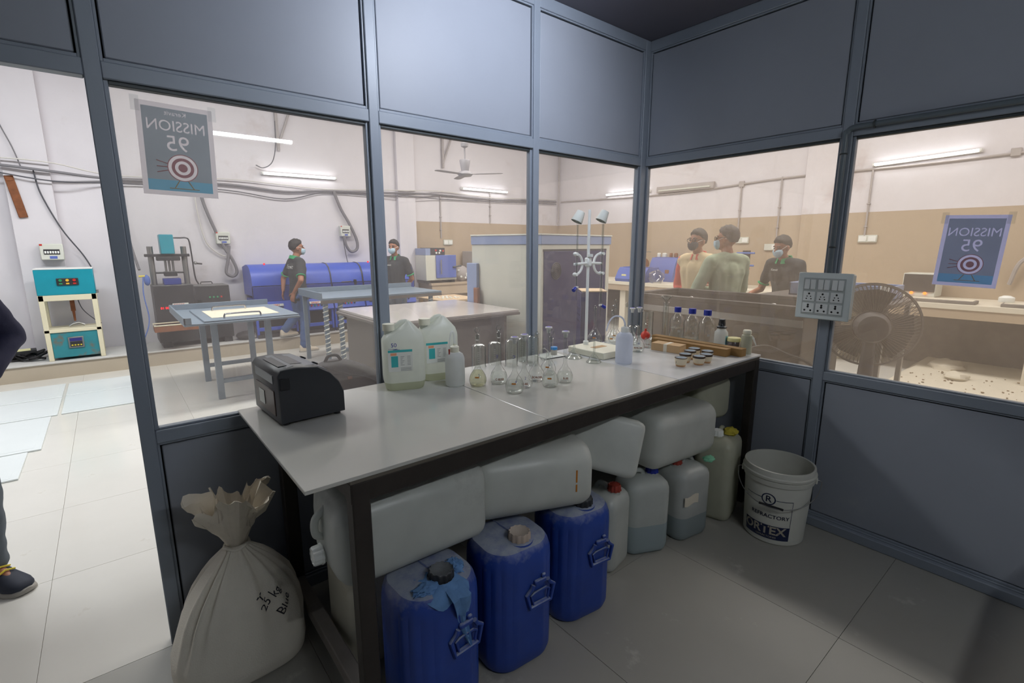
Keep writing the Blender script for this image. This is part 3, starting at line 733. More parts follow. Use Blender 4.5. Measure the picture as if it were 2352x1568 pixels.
# label strips on two beakers
# plastic pouch, jar on paper
m = MB(); m.sphere((0, 0, .03), (.03, .022, .032), 14, 9, lambda n: 1+.28*mnoise.noise(n*2.3)); o = m.build('plastic_pouch', 'glass_frost', None, (-1.068, -.19, T)); tag(o, 'crumpled clear plastic pouch behind the flasks', 'pouch')
MB().box((0, 0, .072), (.02, .012, .02), .006).build('twisted_end', 'glass_frost', o)
o = MB().bx(-.07, .07, -.05, .05, 0, .006, .001).build('paper_pad', 'paper_label', None, (-.985, -.15, T), (0, 0, -.1)); tag(o, 'white paper pad under the blue-lidded jar', 'paper')
MB().bx(-.07, .07, -.0515, -.0495, 0, .004).build('dark_edge', 'black_rubber', o, smooth=False)
j = thing('sample_jar', 'small grey jar with bright blue lid on paper', 'jar', (-.955, -.15, T+.006))
MB().lathe([(.016, 0), (.0175, .002), (.0175, .028), (.016, .03)], 22).build('body', 'jar_grey', j); MB().lathe([(.019, .03), (.019, .043), (.017, .045)], 22).build('lid', 'blue_lid', j)
# funnels standing mouth-down
def funnel(label, x, y, r, h, z=T, flip=False):
    t = thing('glass_funnel', label, 'funnel', (x, y, z), 0, 'glass funnels')
    hc = h*.38
    P = [(r, 0), (r+.0015, .001), (.006, hc), (.0048, h), (.0036, h), (.0045, hc+.002), (r-.003, .002)]
    if flip: P = [(a, h-b) for a, b in P]
    MB().lathe(P, 26, caps=False).build('cone', 'glass', t)
    MB().ring((0, 0), r-.0005, r+.0022, 0 if not flip else h-.003, .003 if not flip else h, 26).build('rim', 'glass_frost', t)
    return t
funnel('glass funnel upturned left of the burette stand plate', -.905, -.255, .045, .126)
funnel('glass funnel upturned in front of the burette stand plate', -.90, -.395, .038, .129)
# graduated cylinder with funnel on top
gc = thing('measuring_cylinder', 'tall glass measuring cylinder against the right window', 'cylinder', (-.062, -.262, T))
MB().lathe([(.03, 0), (.03, .006), (.018, .01), (.017, .014), (.017, .24), (.0195, .244), (.016, .242), (.0155, .016)], 24, caps=False).build('tube', 'glass', gc)
MB().lathe([(.03, 0), (.03, .005)], 6).build('foot', 'glass_frost', gc)
funnel('glass funnel resting in the measuring cylinder mouth', -.062, -.262, .038, .09, T+.196, True)

# ------------------------------------------------------------------ burette stand
ST = thing('burette_stand', 'white double burette stand with cream rectangular base plate', 'stand', (-.711, -.165, T), math.radians(-1))
MB().box((-.0, -.105, .019), (.235, .27, .036), .004).build('base_plate', 'cream_plastic', ST)
MB().box((0, -.1, .0375), (.1, .04, .002), .001).build('plate_recess', 'carton_brown', ST)
MB().lathe([(.016, .037), (.016, .055), (.012, .058)], 18).build('rod_socket', 'white_plastic', ST)
MB().cyl((0, 0, .05), (0, 0, .80), .0085, .0085, 14).build('rod', 'white_plastic', ST)
CH = .512
cl = MB().box((0, 0, CH), (.034, .034, .05), .006).build('clamp_boss', 'white_plastic', ST)
MB().cyl((0, -.015, CH+.03), (0, -.015, CH+.045), .016, seg=14).build('clamp_knob', 'white_plastic', cl)
DX = .105
for s in (-1, 1):
    m = MB(); m.tube([(s*.012, -.004, CH-.005), (s*(DX-.0), -.004, CH-.01)], .0075, 10); a = m.build('clamp_arm', 'white_plastic', ST)
    m = MB()
    P = [(s*(DX-.008-.05*math.sin(t)), 0, CH-.01+.056*math.cos(t)) for t in [PI*i/14 for i in range(15)]]
    m.tube(P, .007, 8); m.build('clamp_bow', 'white_plastic', a)
    for dz in (.056, -.056):
        m = MB(); m.sphere((s*DX, 0, CH-.01+dz), (.014, .012, .011), 14, 8); m.cyl((s*(DX+.004), -.006, CH-.01+dz), (s*(DX+.004), -.022, CH-.01+dz), .009, seg=12); m.build('clamp_jaw', 'white_plastic', a)
    MB().box((s*DX, 0, CH-.01), (.02, .012, .014), .003).build('clamp_pad', 'white_plastic', a)
def burette(label, s, ztop, zbot, r, side):
    x0 = -.711+s*DX; t = thing('burette', label, 'burette', (x0, -.165-.0, T), math.radians(-1), 'burettes in the stand')
    MB().cyl((0, -.012, zbot+.075), (0, -.012, ztop), r, r, 16, caps=False).build('tube', 'glass', t)
    MB().cyl((0, -.012, zbot+.085), (0, -.012, ztop-.05), r*.62, r*.62, 12).build('inner_bore', 'glass_frost', t)
    k = MB().cyl((-.01, -.012, zbot+.07), (.012, -.012, zbot+.07), .006, .006, 12).build('stopcock', 'plug_white', t)
    m = MB(); m.cyl((side*.008, -.014, zbot+.068), (side*.03, -.02, zbot+.055), .009, .011, 10); m.build('stopcock_key', 'blue_cap', k)
    MB().cyl((0, -.012, zbot+.065), (0, -.012, zbot), .0042, .0022, 10).build('tip', 'glass_frost', t)
    return t
burette('left burette with blue stopcock clipped to the white stand', -1, .765, .305, .0062, -1)
burette('right burette with dark blue stopcock clipped to the white stand', 1, .775, .19, .0085, 1)
for s, z, lb in ((-1, .765, 'paper cup slipped upside down over the left burette'), (1, .775, 'paper cup slipped upside down over the right burette')):
    c = thing('paper_cup', lb, 'cup', (-.711+s*DX-.005*s, -.175, T+z-.012), 0, 'paper cups on the burettes', rot=(math.radians(10), math.radians(24), 0))
    MB().lathe([(.030, -.022), (.0315, -.024), (.0325, -.022), (.0225, .036), (.021, .036), (.029, -.02)], 24, caps=False).build('wall', 'paper_label', c)
    MB().lathe([(.022, .033), (.0222, .0345)], 24).build('bottom', 'paper_label', c)
    fnb = lambda p: Vector(((.0282-p.z*.17)*math.cos(-PI/2+p.x/.028), (.0282-p.z*.17)*math.sin(-PI/2+p.x/.028), p.z))
    text_mesh('print', 'of', .03, 'ink', c, Matrix.Translation((-.006, 0, .004)) @ Matrix.Rotation(PI/2, 4, 'X'), fn=fnb, bold=.001)

# ------------------------------------------------------------------ reagent bottles
def reagent(label, x, y, r, h, lev):
    t = thing('reagent_bottle', label, 'bottle', (x, y, T), camdir(x, y), 'blue-capped reagent bottles')
    P = [(r*.9, 0), (r, .006), (r, h*.56), (r*.96, h*.62), (r*.75, h*.73), (r*.45, h*.81), (r*.36, h*.84), (r*.36, h*.88)]
    MB().lathe(P, 28, caps=False).build('vessel', 'glass', t); MB().lathe([(r*.88, .001), (r*.88, .003)], 24).build('base', 'glass_frost', t)
    if lev: MB().lathe([(r*.86, .004), (r*.95, .01), (r*.95, lev)], 26).build('liquid', 'water', t)
    m = MB(); m.loft([[((r*.44+.0008*(j % 2))*math.cos(2*PI*j/36), (r*.44+.0008*(j % 2))*math.sin(2*PI*j/36), z) for j in range(36)] for z in (h*.86, h)]); m.build('cap', 'blue_cap', t)
    fb = lambda p: Vector(((r+.0006)*math.cos(-PI/2+p.x/r), (r+.0006)*math.sin(-PI/2+p.x/r), p.z))
    m = MB(); m.add([tuple(fb(Vector((a, 0, z)))) for a in (.006, .013, .02) for z in (h*.32, h*.39)], [(0, 2, 3, 1), (2, 4, 5, 3)]); m.build('write_on_patch', 'plug_white', t)
    return t
reagent('blue-capped clear bottle nearest the measuring cylinder', -.086, -.364, .045, .225, .095)
reagent('middle of the three blue-capped clear bottles', -.084, -.463, .048, .225, .045)
reagent('blue-capped clear bottle beside the black-capped white bottle', -.082, -.562, .05, .225, 0)
t = thing('dispenser_bottle', 'white plastic bottle with tall black cap and pale blue label', 'bottle', (-.075, -.652, T), camdir(-.075, -.652))
MB().lathe([(.034, 0), (.038, .005), (.038, .09), (.036, .105), (.026, .118), (.022, .122), (.022, .13)], 26).build('body', 'wash_bottle', t)
MB().lathe([(.027, .128), (.028, .131), (.028, .136), (.02, .14), (.018, .145), (.021, .148), (.0165, .172), (.018, .176), (.0165, .18), (.012, .181)], 22).build('cap', 'black_cap', t)
m = MB(); m.add([(.0386*math.cos(a), .0386*math.sin(a), z) for a in [-.9+.12*i for i in range(9)] for z in (.015, .085)], [(2*i, 2*i+2, 2*i+3, 2*i+1) for i in range(8)]); m.build('sticker', 'label_blue', t)
t = thing('ointment_jar', 'dark squat jar with pale yellow lid behind the long boxes', 'jar', (-.07, -.7285, T))
MB().lathe([(.03, 0), (.033, .004), (.033, .055), (.03, .06)], 24).build('body', 'jar_dark', t); MB().lathe([(.0365, .06), (.0365, .078), (.034, .081)], 26).build('lid', 'lid_yellow', t)
t = thing('squeeze_bottle', 'small cloudy bottle with side spout at the far bench corner', 'bottle', (-.072, -.802, T), camdir(-.07, -.8))
MB().lathe([(.029, 0), (.031, .004), (.029, .095), (.027, .105), (.02, .11), (.02, .114)], 24).build('body', 'can_yellowish', t)
MB().lathe([(.021, .112), (.023, .115), (.023, .13), (.02, .135)], 20).build('cap', 'cream_plastic', t)
MB().tube([(.024, -.005, .102), (.034, -.006, .09), (.043, -.007, .068), (.05, -.008, .052)], [.006, .0055, .004, .003], 8).build('spout', 'wash_bottle', t)
# long cardboard boxes
def carton(name, label, c, d, rz, mat, group=None, tape=False):
    t = thing(name, label, 'box', (c[0], c[1], T), rz, group); hx, hy, h = d[0]/2, d[1]/2, d[2]
    MB().bx(-hx, hx, -hy, hy, 0, h-.0015, .0015).build('body', mat, t)
    MB().bx(-hx, hx, -hy, -.0006, h-.0015, h, .0004).build('flap', mat, t); MB().bx(-hx, hx, .0006, hy, h-.0015, h, .0004).build('flap', mat, t)
    if tape: MB().bx(-hx*.12, hx*.12, -hy-.0008, hy+.0008, .0004, h+.0008).build('tape', 'tape', t, smooth=False)
    return t
carton('long_carton', 'long narrow cardboard box, rear of the two at the bench end', (-.163, -.545), (.055, .58, .044), math.radians(0), 'cardboard', 'long cardboard boxes')
carton('long_carton', 'long narrow cardboard box in front with green print', (-.233, -.545), (.055, .47, .042), math.radians(2), 'cardboard', 'long cardboard boxes')
carton('slide_carton', 'short light brown carton with pale tape round its middle', (-.35, -.482), (.175, .085, .044), math.radians(-83), 'carton_brown', None, True)
# crucible cups
def cup(label, x, y, dark, rim='cup_rim'):
    t = thing('crucible_cup', label, 'cup', (x, y, T), random.random()*6, 'small glazed cups')
    r, h = .0315, .046
    MB().lathe([(r*.66, 0), (r*.76, .004), (r*.9, h*.4), (r*.985, h*.75), (r, h), (r-.002, h+.0006), (r-.004, h), (r*.86, h*.6), (r*.5, .008), (.002, .006)], 28, caps=False).build('wall', 'cup_cream', t)
    MB().lathe([(r-.0045, h-.001), (r*.85, h*.6), (r*.5, .0085), (.001, .0068)], 24, caps=False).build('inside', 'cup_inner', t)
    MB().lathe([(r*.985+.0005, h*(.92 if not dark else .78)), (r+.0006, h), (r-.002, h+.0009), (r-.0042, h+.0002)], 28, caps=False).build('rim_band', rim, t)
    MB().lathe([(r*.665, .0), (r*.775, .0045), (r*.815, .009)], 28, caps=False).build('foot_band', 'cup_base', t)
    if not dark: text_mesh('mark', '7', .018, 'ink', t, Matrix.Rotation(camdir(x, y)-t.rotation_euler.z-.9, 4, 'Z') @ Matrix.Translation((0, -r*.93, h*.45)) @ Matrix.Rotation(PI/2, 4, 'X'))
    return t
for l, x, y, d in (('cream crucible cup marked 7, nearest the bench edge', -.624, -.735, False), ('dark-rimmed crucible cup right behind the one marked 7', -.527, -.70, True), ('dark-rimmed crucible cup at the front, right of the one marked 7', -.522, -.775, True), ('dark-rimmed crucible cup in the back row, middle', -.435, -.672, True), ('dark-rimmed crucible cup farthest back against the long box', -.36, -.652, True), ('dark-rimmed crucible cup in the front row, second from the bench corner', -.45, -.775, True), ('dark-rimmed crucible cup nearest the far bench corner', -.37, -.735, True)): cup(l, x, y, d)
# ================================================================== UNDER THE BENCH
def cap_mesh(r, h, z, lobes=12):
    m = MB()
    def sec(z_, k): return [(k*(r+(.0035 if (j//2) % 2 else 0))*math.cos(2*PI*j/(lobes*4)), k*(r+(.0035 if (j//2) % 2 else 0))*math.sin(2*PI*j/(lobes*4)), z_) for j in range(lobes*4)]
    m.loft([sec(z, 1.08), sec(z+.006, 1.08), sec(z+.006, 1), sec(z+h-.004, .98), sec(z+h, .9), sec(z+h-.003, .8)]); return m
def drum(label, x, y, rz, capmat, hz=.29):
    t = thing('blue_drum', label, 'drum', (x, y, 0), rz, 'dusty blue plastic drums under the bench')
    w, d, h = .288, .262, .468; secs = []
    for z, k, r in ((0, .84, .08), (.008, .92, .09), (.03, .985, .095), (.06, 1, .1), (h-.075, 1, .1), (h-.045, .985, .1), (h-.02, .94, .1), (h-.004, .86, .095), (h+.004, .6, .06), (h+.006, .2, .02)):
        P = rrect(w*k, d*k, r*k, 0, 0, z, 12); n = len(P); Q = []
        for i, (px, py, pz) in enumerate(P):
            g = 0
            if .05 < z < h-.03: g = -.0035 if (i % 3 == 0) else .0008
            L = math.hypot(px, py); Q.append((px*(1+g/L), py*(1+g/L), pz))
        secs.append(Q)
    MB().loft(secs).build('body', 'drum_blue', t, ang=28)
    c = cap_mesh(.038, .036, h-.002); c.M = Matrix.Identity(4); o = c.build('cap', capmat, t, (.01, -.055, 0))
    n = MB().lathe([(.053, h-.012), (.05, h+.004), (.044, h+.006)], 24).build('neck', 'drum_blue', t, (.01, -.055, 0))
    # moulded seam over the top
    MB().tube([(0, .12, h-.002), (0, .04, h+.006), (.005, -.01, h+.006)], .004, 6).build('top_seam', 'drum_blue', t)
    # loose moulded carrying handle on the front
    hd = MB(); P = [(-.024, .03), (-.03, .018), (-.044, .008), (-.034, -.034), (.034, -.034), (.044, .008), (.03, .018), (.024, .03)]
    hd.tube([(a*1.35+.045, -.1365, hz+b*1.35) for a, b in P], .008, 8); hn = hd.build('handle', 'drum_blue', t)
    hd = MB(); hd.tube([(a*.9+.045, -.1355, hz-.008+b*.85) for a, b in P[1:-1]], .005, 6, True); hd.build('handle_inner_rim', 'drum_blue', hn)
    MB().box((.045, -.134, hz+.044), (.052, .014, .018), .004).build('handle_clip', 'drum_blue', hn)
    MB().box((.06, -.134, hz+.06), (.018, .012, .016), .004).build('handle_lug', 'drum_blue', hn)
    return t
drum('dusty blue drum next to the front bench leg, black cap with rag', -2.145, -.812, math.radians(3), 'black_cap')
drum('dusty blue drum with pale brown cap, middle of three', -1.812, -.806, math.radians(-4), 'brown_cap')
drum('dusty blue drum with black cap, farthest from the front leg', -1.455, -.785, math.radians(-8), 'black_cap')
# torn blue rag round the first drum's cap
rg = thing('torn_rag', 'torn blue rag tied round the cap of the nearest drum', 'rag', (-2.135, -.867, .466))
m = MB(); vs = []; fs = []; NA = 48
for i in range(4):
    rr = (.043, .06, .078, .1)[i]
    for j in range(NA):
        a = 2*PI*j/NA; f = .75+.5*mnoise.noise(Vector((math.cos(a)*1.7, math.sin(a)*1.7, 3.3)))
        r = .043+(rr-.043)*max(.15, f+.35*(math.sin(a*1-2.6)))
        z = .012-.004*i+.008*math.sin(a*9+i)*(i/3)
        x, y = r*math.cos(a), r*math.sin(a)
        over = max(0, -(y+.055)); z -= over*.9
        if y < -.066: y = -.066-(.4*(-.066-y))
        vs.append((x, y, z))
for i in range(3):
    for j in range(NA): k = (j+1) % NA; fs.append((i*NA+j, i*NA+k, (i+1)*NA+k, (i+1)*NA+j))
m.add(vs, fs); m.build('collar', 'blue_rag', rg)
m = MB(); secs = []
for i, (x, z, w_) in enumerate(((.01, .008, .03), (.02, -.02, .034), (.028, -.06, .03), (.034, -.1, .022), (.038, -.14, .015), (.044, -.18, .008), (.046, -.2, .003))):
    y = -.048 if i == 0 else -.083-.012*math.sin(i*1.3)
    secs.append([(x-w_+2*w_*u, y-.006*math.sin(u*9+i), z) for u in (0, .2, .4, .6, .8, 1)]+[(x-w_+2*w_*u, y+.004-.006*math.sin(u*9+i), z) for u in (1, .8, .6, .4, .2, 0)])
m.loft(secs); m.build('tail', 'blue_rag', rg)
m = MB(); m.sphere((-.062, -.02, .009), (.045, .024, .012), 28, 14, lambda n: 1+.5*mnoise.noise(n*4)); m.sphere((.062, .02, .010), (.03, .034, .016), 28, 14, lambda n: 1+.55*mnoise.noise(n*4.4)); m.build('fold', 'blue_rag', rg)

def jerry(label, mat, w, d, h, capmat='white_plastic', grip=True, r=.05, cap=True, group='white plastic canisters under the bench', taper=.0):
    t = thing('jerrycan', label, 'canister', (0, 0, 0), 0, group); secs = []
    for z, k, rr in ((0, .8, .7), (.004, .88, .85), (.014, .95, 1), (.035, 1, 1), (h*.5, 1+taper*.5, 1), (h-.075, 1, 1), (h-.05, .985, 1), (h-.03, .93, 1), (h-.014, .8, 1), (h-.004, .6, .9), (h, .3, .5)):
        secs.append(rrect(w*k, d*k, r*rr*k, 0, 0, z, 6))
    MB().loft(secs).build('body', mat, t, ang=60)
    if cap:
        MB().lathe([(.03, h-.02), (.028, h+.004), (.024, h+.006)], 20).build('neck', mat, t, (-w*.22, 0, 0))
        cap_mesh(.027, .03, h+.004, 10).build('cap', capmat, t, (-w*.22, 0, 0))
    if grip: MB().tube(spl([(-w*.02, 0, h-.008), (w*.04, 0, h+.018), (w*.22, 0, h+.016), (w*.34, 0, h-.02)]), .012, 10).build('handle', mat, t)
    return t
def put(t, loc, M): t.location = loc; t.rotation_euler = M.to_euler(); return t
def axis_mat(zax, xhint):
    z = Vector(zax).normalized(); x = Vector(xhint); x = (x-z*x.dot(z)).normalized(); y = z.cross(x); return Matrix((x, y, z)).transposed()
# lying on the drums
put(jerry('large dusty white canister lying on the nearest blue drum', 'can_dusty', .27, .30, .52, r=.055), (-1.90, -.665, .626), axis_mat((-1, .03, .0), (0, 0, 1)))
w2 = put(jerry('white canister with brown streaks lying on the middle blue drum', 'can_white', .26, .27, .48, r=.085), (-1.435, -.80, .622), axis_mat((-.93, .36, .0), (0, 0, 1)))
for x_, l_ in ((.022, .05), (-.026, .03)): MB().box((x_, -.1354, .075), (l_, .0012, .007), .0005).build('brown_streak', 'amber_ink', w2)
put(jerry('tilted white canister with red cap wedged above the far blue drum', 'can_white', .25, .22, .36, 'red_cap', r=.03), (-1.105, -.845, .605), axis_mat((-.56, .66, .18), (.35, .15, .9)))
put(jerry('big white canister lying across the small upright ones', 'can_white', .28, .27, .50, r=.07), (-.435, -.73, .552), axis_mat((-1, .06, .03), (0, 0, 1)))
put(jerry('white canister lying at the back behind the big one', 'can_white', .2, .22, .42, r=.06), (-.40, -.36, .70), axis_mat((-1, .1, .0), (0, 0, 1)))
put(jerry('yellowed canister lying end-on by the far bench leg', 'can_yellowish', .26, .26, .46, r=.06), (-.25, -.735, .645), axis_mat((.28, .96, .0), (0, 0, 1)))
# standing on the floor
put(jerry('warm white canister standing behind the front bench leg', 'can_warm', .26, .24, .49, r=.06), (-2.203, -.46, 0), Matrix.Rotation(.1, 3, 'Z'))
put(jerry('slim greyish canister with red cap beside the far blue drum', 'can_dusty', .18, .2, .375, 'red_cap', r=.05), (-1.13, -.70, 0), Matrix.Rotation(PI/2+.2, 3, 'Z'))
put(jerry('white canister with bright blue cap and liquid inside', 'can_level_low', .235, .2, .385, 'blue_cap', r=.055), (-.888, -.725, 0), Matrix.Rotation(2.7, 3, 'Z'))
wl8 = put(jerry('greyish canister with torn paper label, second from the bucket', 'can_level_grey', .235, .22, .385, 'red_cap', r=.055), (-.61, -.775, 0), Matrix.Rotation(-.15, 3, 'Z'))
m = MB(); m.add([(-.1+.02*i+.004*math.sin(i*3), -.1125, .205+.0+(.006*math.sin(i*5))+k*.05) for i in range(6) for k in (0, 1)], [(2*i, 2*i+2, 2*i+3, 2*i+1) for i in range(5)]); m.build('torn_label', 'tape', wl8)
put(jerry('yellowish canister stuffed with a yellow rag, nearest the bucket', 'can_yellowish', .24, .21, .47, r=.05, cap=True), (-.285, -.80, 0), Matrix.Rotation(.25, 3, 'Z'))
m = MB(); m.sphere((0, 0, .02), (.045, .035, .022), 18, 10, lambda n: 1+.35*mnoise.noise(n*2.4)); o = m.build('rag_wad', 'yellow_rag', None, (-.25, -.845, .462)); tag(o, 'crumpled yellow rag stuffed on the canister nearest the bucket', 'rag')
m = MB(); m.sphere((0, 0, .012), (.035, .026, .014), 18, 10, lambda n: 1+.45*mnoise.noise(n*3)); o = m.build('rag_wad', 'green_rag', None, (-.50, -.86, .385)); tag(o, 'pale green rag scrap on top of the torn-label canister', 'rag')
g = MB(); g.sphere((0, 0, .03), (.035, .05, .03), 14, 9, lambda n: 1+.3*mnoise.noise(n*2)); g.capsule((0, .02, .03), .02, (.03, -.05, .02), .016)
for i in range(4): g.capsule((.02+.012*i, -.05, .03-.004*i), .009, (.045+.012*i, -.095+.008*i, .02-.006*i), .007, 8)
o = g.build('rubber_glove', 'black_rubber', None, (-1.40, -.70, .475), (0, 0, .9)); remesh(o, .005, 2); tag(o, 'black rubber glove dropped on the far blue drum', 'glove')

# ------------------------------------------------------------------ bucket
BX, BY = -.245, -1.112
bk = thing('paint_bucket', 'white plastic bucket with navy ORTEX print beside the right wall', 'bucket', (BX, BY, 0), camdir(BX, BY)-.0)
R0, R1, BH = .142, .160, .395
rad = lambda z: R0+(R1-R0)*z/BH
MB().lathe([(R0-.006, 0), (R0, .006), (R1, BH-.012), (R1-.003, BH), (R1-.006, BH), (R0-.006, .012), (.001, .01)], 48, caps=False).build('wall', 'bucket_white', bk)
MB().lathe([(R1-.002, BH-.075), (R1+.004, BH-.073), (R1+.006, BH-.05), (R1+.002, BH-.046), (R1+.01, BH-.042), (R1+.012, BH-.03), (R1+.004, BH-.026), (R1+.006, BH-.012), (R1+.004, BH+.001), (R1-.004, BH+.002), (R1-.006, BH-.01)], 48, caps=False).build('rim_collar', 'bucket_white', bk)
MB().lathe([(.002, .0), (R0-.008, .0), (R0-.008, .004)], 40).build('base', 'bucket_white', bk)
def bwrap(p): r = rad(p.z)+.0008; a = -PI/2+p.x/R0; return Vector((r*math.cos(a), r*math.sin(a), p.z))
def bpatch(nm, x0, x1, z0, z1, mt, n=14):
    m = MB(); m.add([tuple(bwrap(Vector((x0+(x1-x0)*i/n, 0, z)))) for i in range(n+1) for z in (z0, z1)], [(2*i, 2*i+2, 2*i+3, 2*i+1) for i in range(n)]); return m.build(nm, mt, bk)
CX = -.03
bpatch('print_band', CX-.115, CX+.105, .03, .105, 'navy_print'); bpatch('print_line', CX+.1035, CX+.1055, .10, .248, 'navy_print', 1)
bpatch('print_line', CX+.032, CX+.1055, .246, .249, 'navy_print', 6); bpatch('print_line', CX-.115, CX-.032, .246, .249, 'navy_print', 6)
VT = Matrix.Rotation(PI/2, 4, 'X')
def fn2(p):
    q = bwrap(p); return q+Vector((q.x, q.y, 0)).normalized()*.0006
text_mesh('print_brand', 'ORTEX', .062, 'tape', bk, Matrix.Translation((CX-.012, 0, .076)) @ VT, fn=fn2, bold=.0016)
text_mesh('print_small', 'REFRACTORIES', .014, 'tape', bk, Matrix.Translation((CX+.0, 0, .042)) @ VT, fn=fn2)
text_mesh('print_word', 'REFRACTORY', .028, 'navy_print', bk, Matrix.Translation((CX+.01, 0, .155)) @ VT, fn=fn2, bold=.0004)
m = MB(); m.add([tuple(bwrap(Vector((CX+rr*math.cos(2*PI*j/40), 0, .2475+rr*math.sin(2*PI*j/40))))) for rr in (.0255, .031) for j in range(40)], [(j, (j+1) % 40, 40+(j+1) % 40, 40+j) for j in range(40)]); m.build('emblem_ring', 'navy_print', bk)
text_mesh('emblem_letter', 'R', .046, 'navy_print', bk, Matrix.Translation((CX, 0, .247)) @ Matrix.Shear('XY', 4, (.3, 0)) @ VT if False else Matrix.Translation((CX, 0, .247)) @ VT, fn=bwrap, bold=.0006)
P = [(-(R1+.008), -.01, BH-.055)]+[((R1+.03)*math.sin(-PI/2+PI*i/16), -(R1+.02)*math.cos(-PI/2+PI*i/16)*.98-.01, BH-.06-.115*math.cos(-PI/2+PI*i/16)) for i in range(17)]+[(R1+.008, -.01, BH-.055)]
MB().tube(spl(P, 3), .0025, 8).build('wire_bail', 'steel', bk)
MB().cyl((P[7][0], P[7][1], P[7][2]), (P[10][0], P[10][1], P[10][2]), .006, seg=10).build('bail_grip', 'black_rubber', bk)
for s in (-1, 1): MB().box((s*(R1+.008), -.01, BH-.058), (.012, .03, .03), .004).build('bail_ear', 'bucket_white', bk)

# ------------------------------------------------------------------ sack
sk = thing('cloth_sack', 'tied off-white cloth sack with handwriting, leaning by the doorway post', 'sack', (-2.612, -.235, 0))
m = MB(); secs = []; NS = 120
SEC = [(0, 0, 0, .205, .13, .0), (.012, 0, 0, .225, .15, .0), (.05, 0, 0, .232, .16, .02), (.11, 0, 0, .228, .16, .04), (.18, .01, 0, .215, .152, .2), (.25, .015, .0, .195, .14, .38), (.31, .02, 0, .165, .125, .6), (.36, .022, 0, .128, .105, .7), (.40, .022, 0, .092, .08, .9), (.43, .02, 0, .06, .055, 1), (.452, .018, 0, .038, .036, 1), (.465, .018, 0, .034, .033, 1)]
def sackpt(i, a, z, cx, cy, rx, ry, fo):
    sgn = lambda v: (1 if v >= 0 else -1)
    e = .75
    f = 1+fo*.17*math.sin(a*17+1.5*math.sin(a*3)+z*3)*(.55+.45*math.sin(a*5+2))+.03*mnoise.noise(Vector((math.cos(a)*1.5, math.sin(a)*1.5, z*5)))
    rx *= .93
    return (cx+rx*f*sgn(math.cos(a))*abs(math.cos(a))**e, cy+ry*f*sgn(math.sin(a))*abs(math.sin(a))**e, z)
for i in range(len(SEC)-1):
    A, B_ = SEC[i], SEC[i+1]
    for k in range(4):
        t_ = k/4; q = [A[j]+(B_[j]-A[j])*t_ for j in range(6)]
        secs.append([sackpt(i, 2*PI*j/NS, q[0], q[1], q[2], q[3], q[4], q[5]) for j in range(NS)])
m.loft(secs); m.build('bag', 'sack_cloth', sk, ang=80)
# corner ear at the floor, front left
m = MB(); m.sphere((-.19, -.10, .03), (.075, .055, .032), 18, 10, lambda n: 1+.25*mnoise.noise(n*2.2)); m.build('gathered_corner', 'sack_cloth', sk, ang=80)
m = MB(); secs = []
for i, (z, r, cz) in enumerate(((.455, .034, 0), (.48, .044, .1), (.51, .06, .3), (.545, .08, .6), (.58, .098, .9), (.615, .118, 1.2), (.635, .135, 1.4), (.63, .128, 1.4), (.6, .1, 1.2), (.56, .075, .9), (.52, .045, .5), (.50, .012, .2))):
    L = []
    for j in range(110):
        a = 2*PI*j/110; f = 1+.11*cz*mnoise.noise(Vector((math.cos(a)*7, math.sin(a)*7, z*60)))+.13*cz*math.sin(a*6+1.1*math.sin(2*a)+z*8)+.26*cz*mnoise.noise(Vector((math.cos(a)*3.4, math.sin(a)*3.4, z*30)))
        L.append((.018+r*.86*f*math.cos(a), r*.62*f*math.sin(a), z+.024*cz*math.sin(a*3+.6)*min(1, cz)+.03*cz*mnoise.noise(Vector((math.cos(a)*4, math.sin(a)*4, 7+i*.5)))))
    secs.append(L)
m.loft(secs, False); m.build('ruffled_mouth', 'sack_paper', sk, ang=25)
MB().tube([(.018+.039*math.cos(2*PI*j/24), .038*math.sin(2*PI*j/24), .46+.004*math.sin(j)) for j in range(24)], .006, 6, True).build('tie_string', 'sack_cloth', sk)
def swrap(p):
    # p.x along the front, p.z height, on the sack's front face
    z = max(.02, min(.44, p.z)); i = max(k for k in range(len(SEC)-1) if SEC[k][0] <= z); A, B_ = SEC[i], SEC[i+1]; t_ = (z-A[0])/(B_[0]-A[0]); q = [A[j]+(B_[j]-A[j])*t_ for j in range(6)]
    a = -PI/2+p.x/.2; s = sackpt(0, a, z, q[1], q[2], q[3], q[4], q[5]); d = Vector((math.cos(a), math.sin(a), 0)); return Vector(s)+d*.0025
RS = Matrix.Rotation(math.radians(52), 4, 'Y')
text_mesh('handwriting', '25 kg', .042, 'ink', sk, Matrix.Translation((.062, 0, .285)) @ Matrix.Rotation(-math.radians(38), 4, 'Y') @ VT, fn=swrap)
text_mesh('handwriting', 'Blue', .046, 'ink', sk, Matrix.Translation((.108, 0, .245)) @ Matrix.Rotation(-math.radians(42), 4, 'Y') @ VT, fn=swrap)
text_mesh('handwriting', 'T', .04, 'ink', sk, Matrix.Translation((.028, 0, .30)) @ Matrix.Rotation(-math.radians(30), 4, 'Y') @ VT, fn=swrap)

# ------------------------------------------------------------------ switchboard and conduit on the right wall post
sb = thing('switch_board', 'white switch and socket board fixed on the right wall post', 'switchboard', (-.012, -1.157, 1.247))
MB().bx(-.04, .01, -.118, .118, -.112, .112, .006).build('back_box', 'switch_grey', sb)
MB().bx(-.05, -.04, -.122, .122, -.117, .117, .004).build('cover_plate', 'switch_plate', sb)
MB().bx(-.0525, -.0495, -.094, .094, -.095, .09, .001).build('module_frame', 'switch_grey', sb)
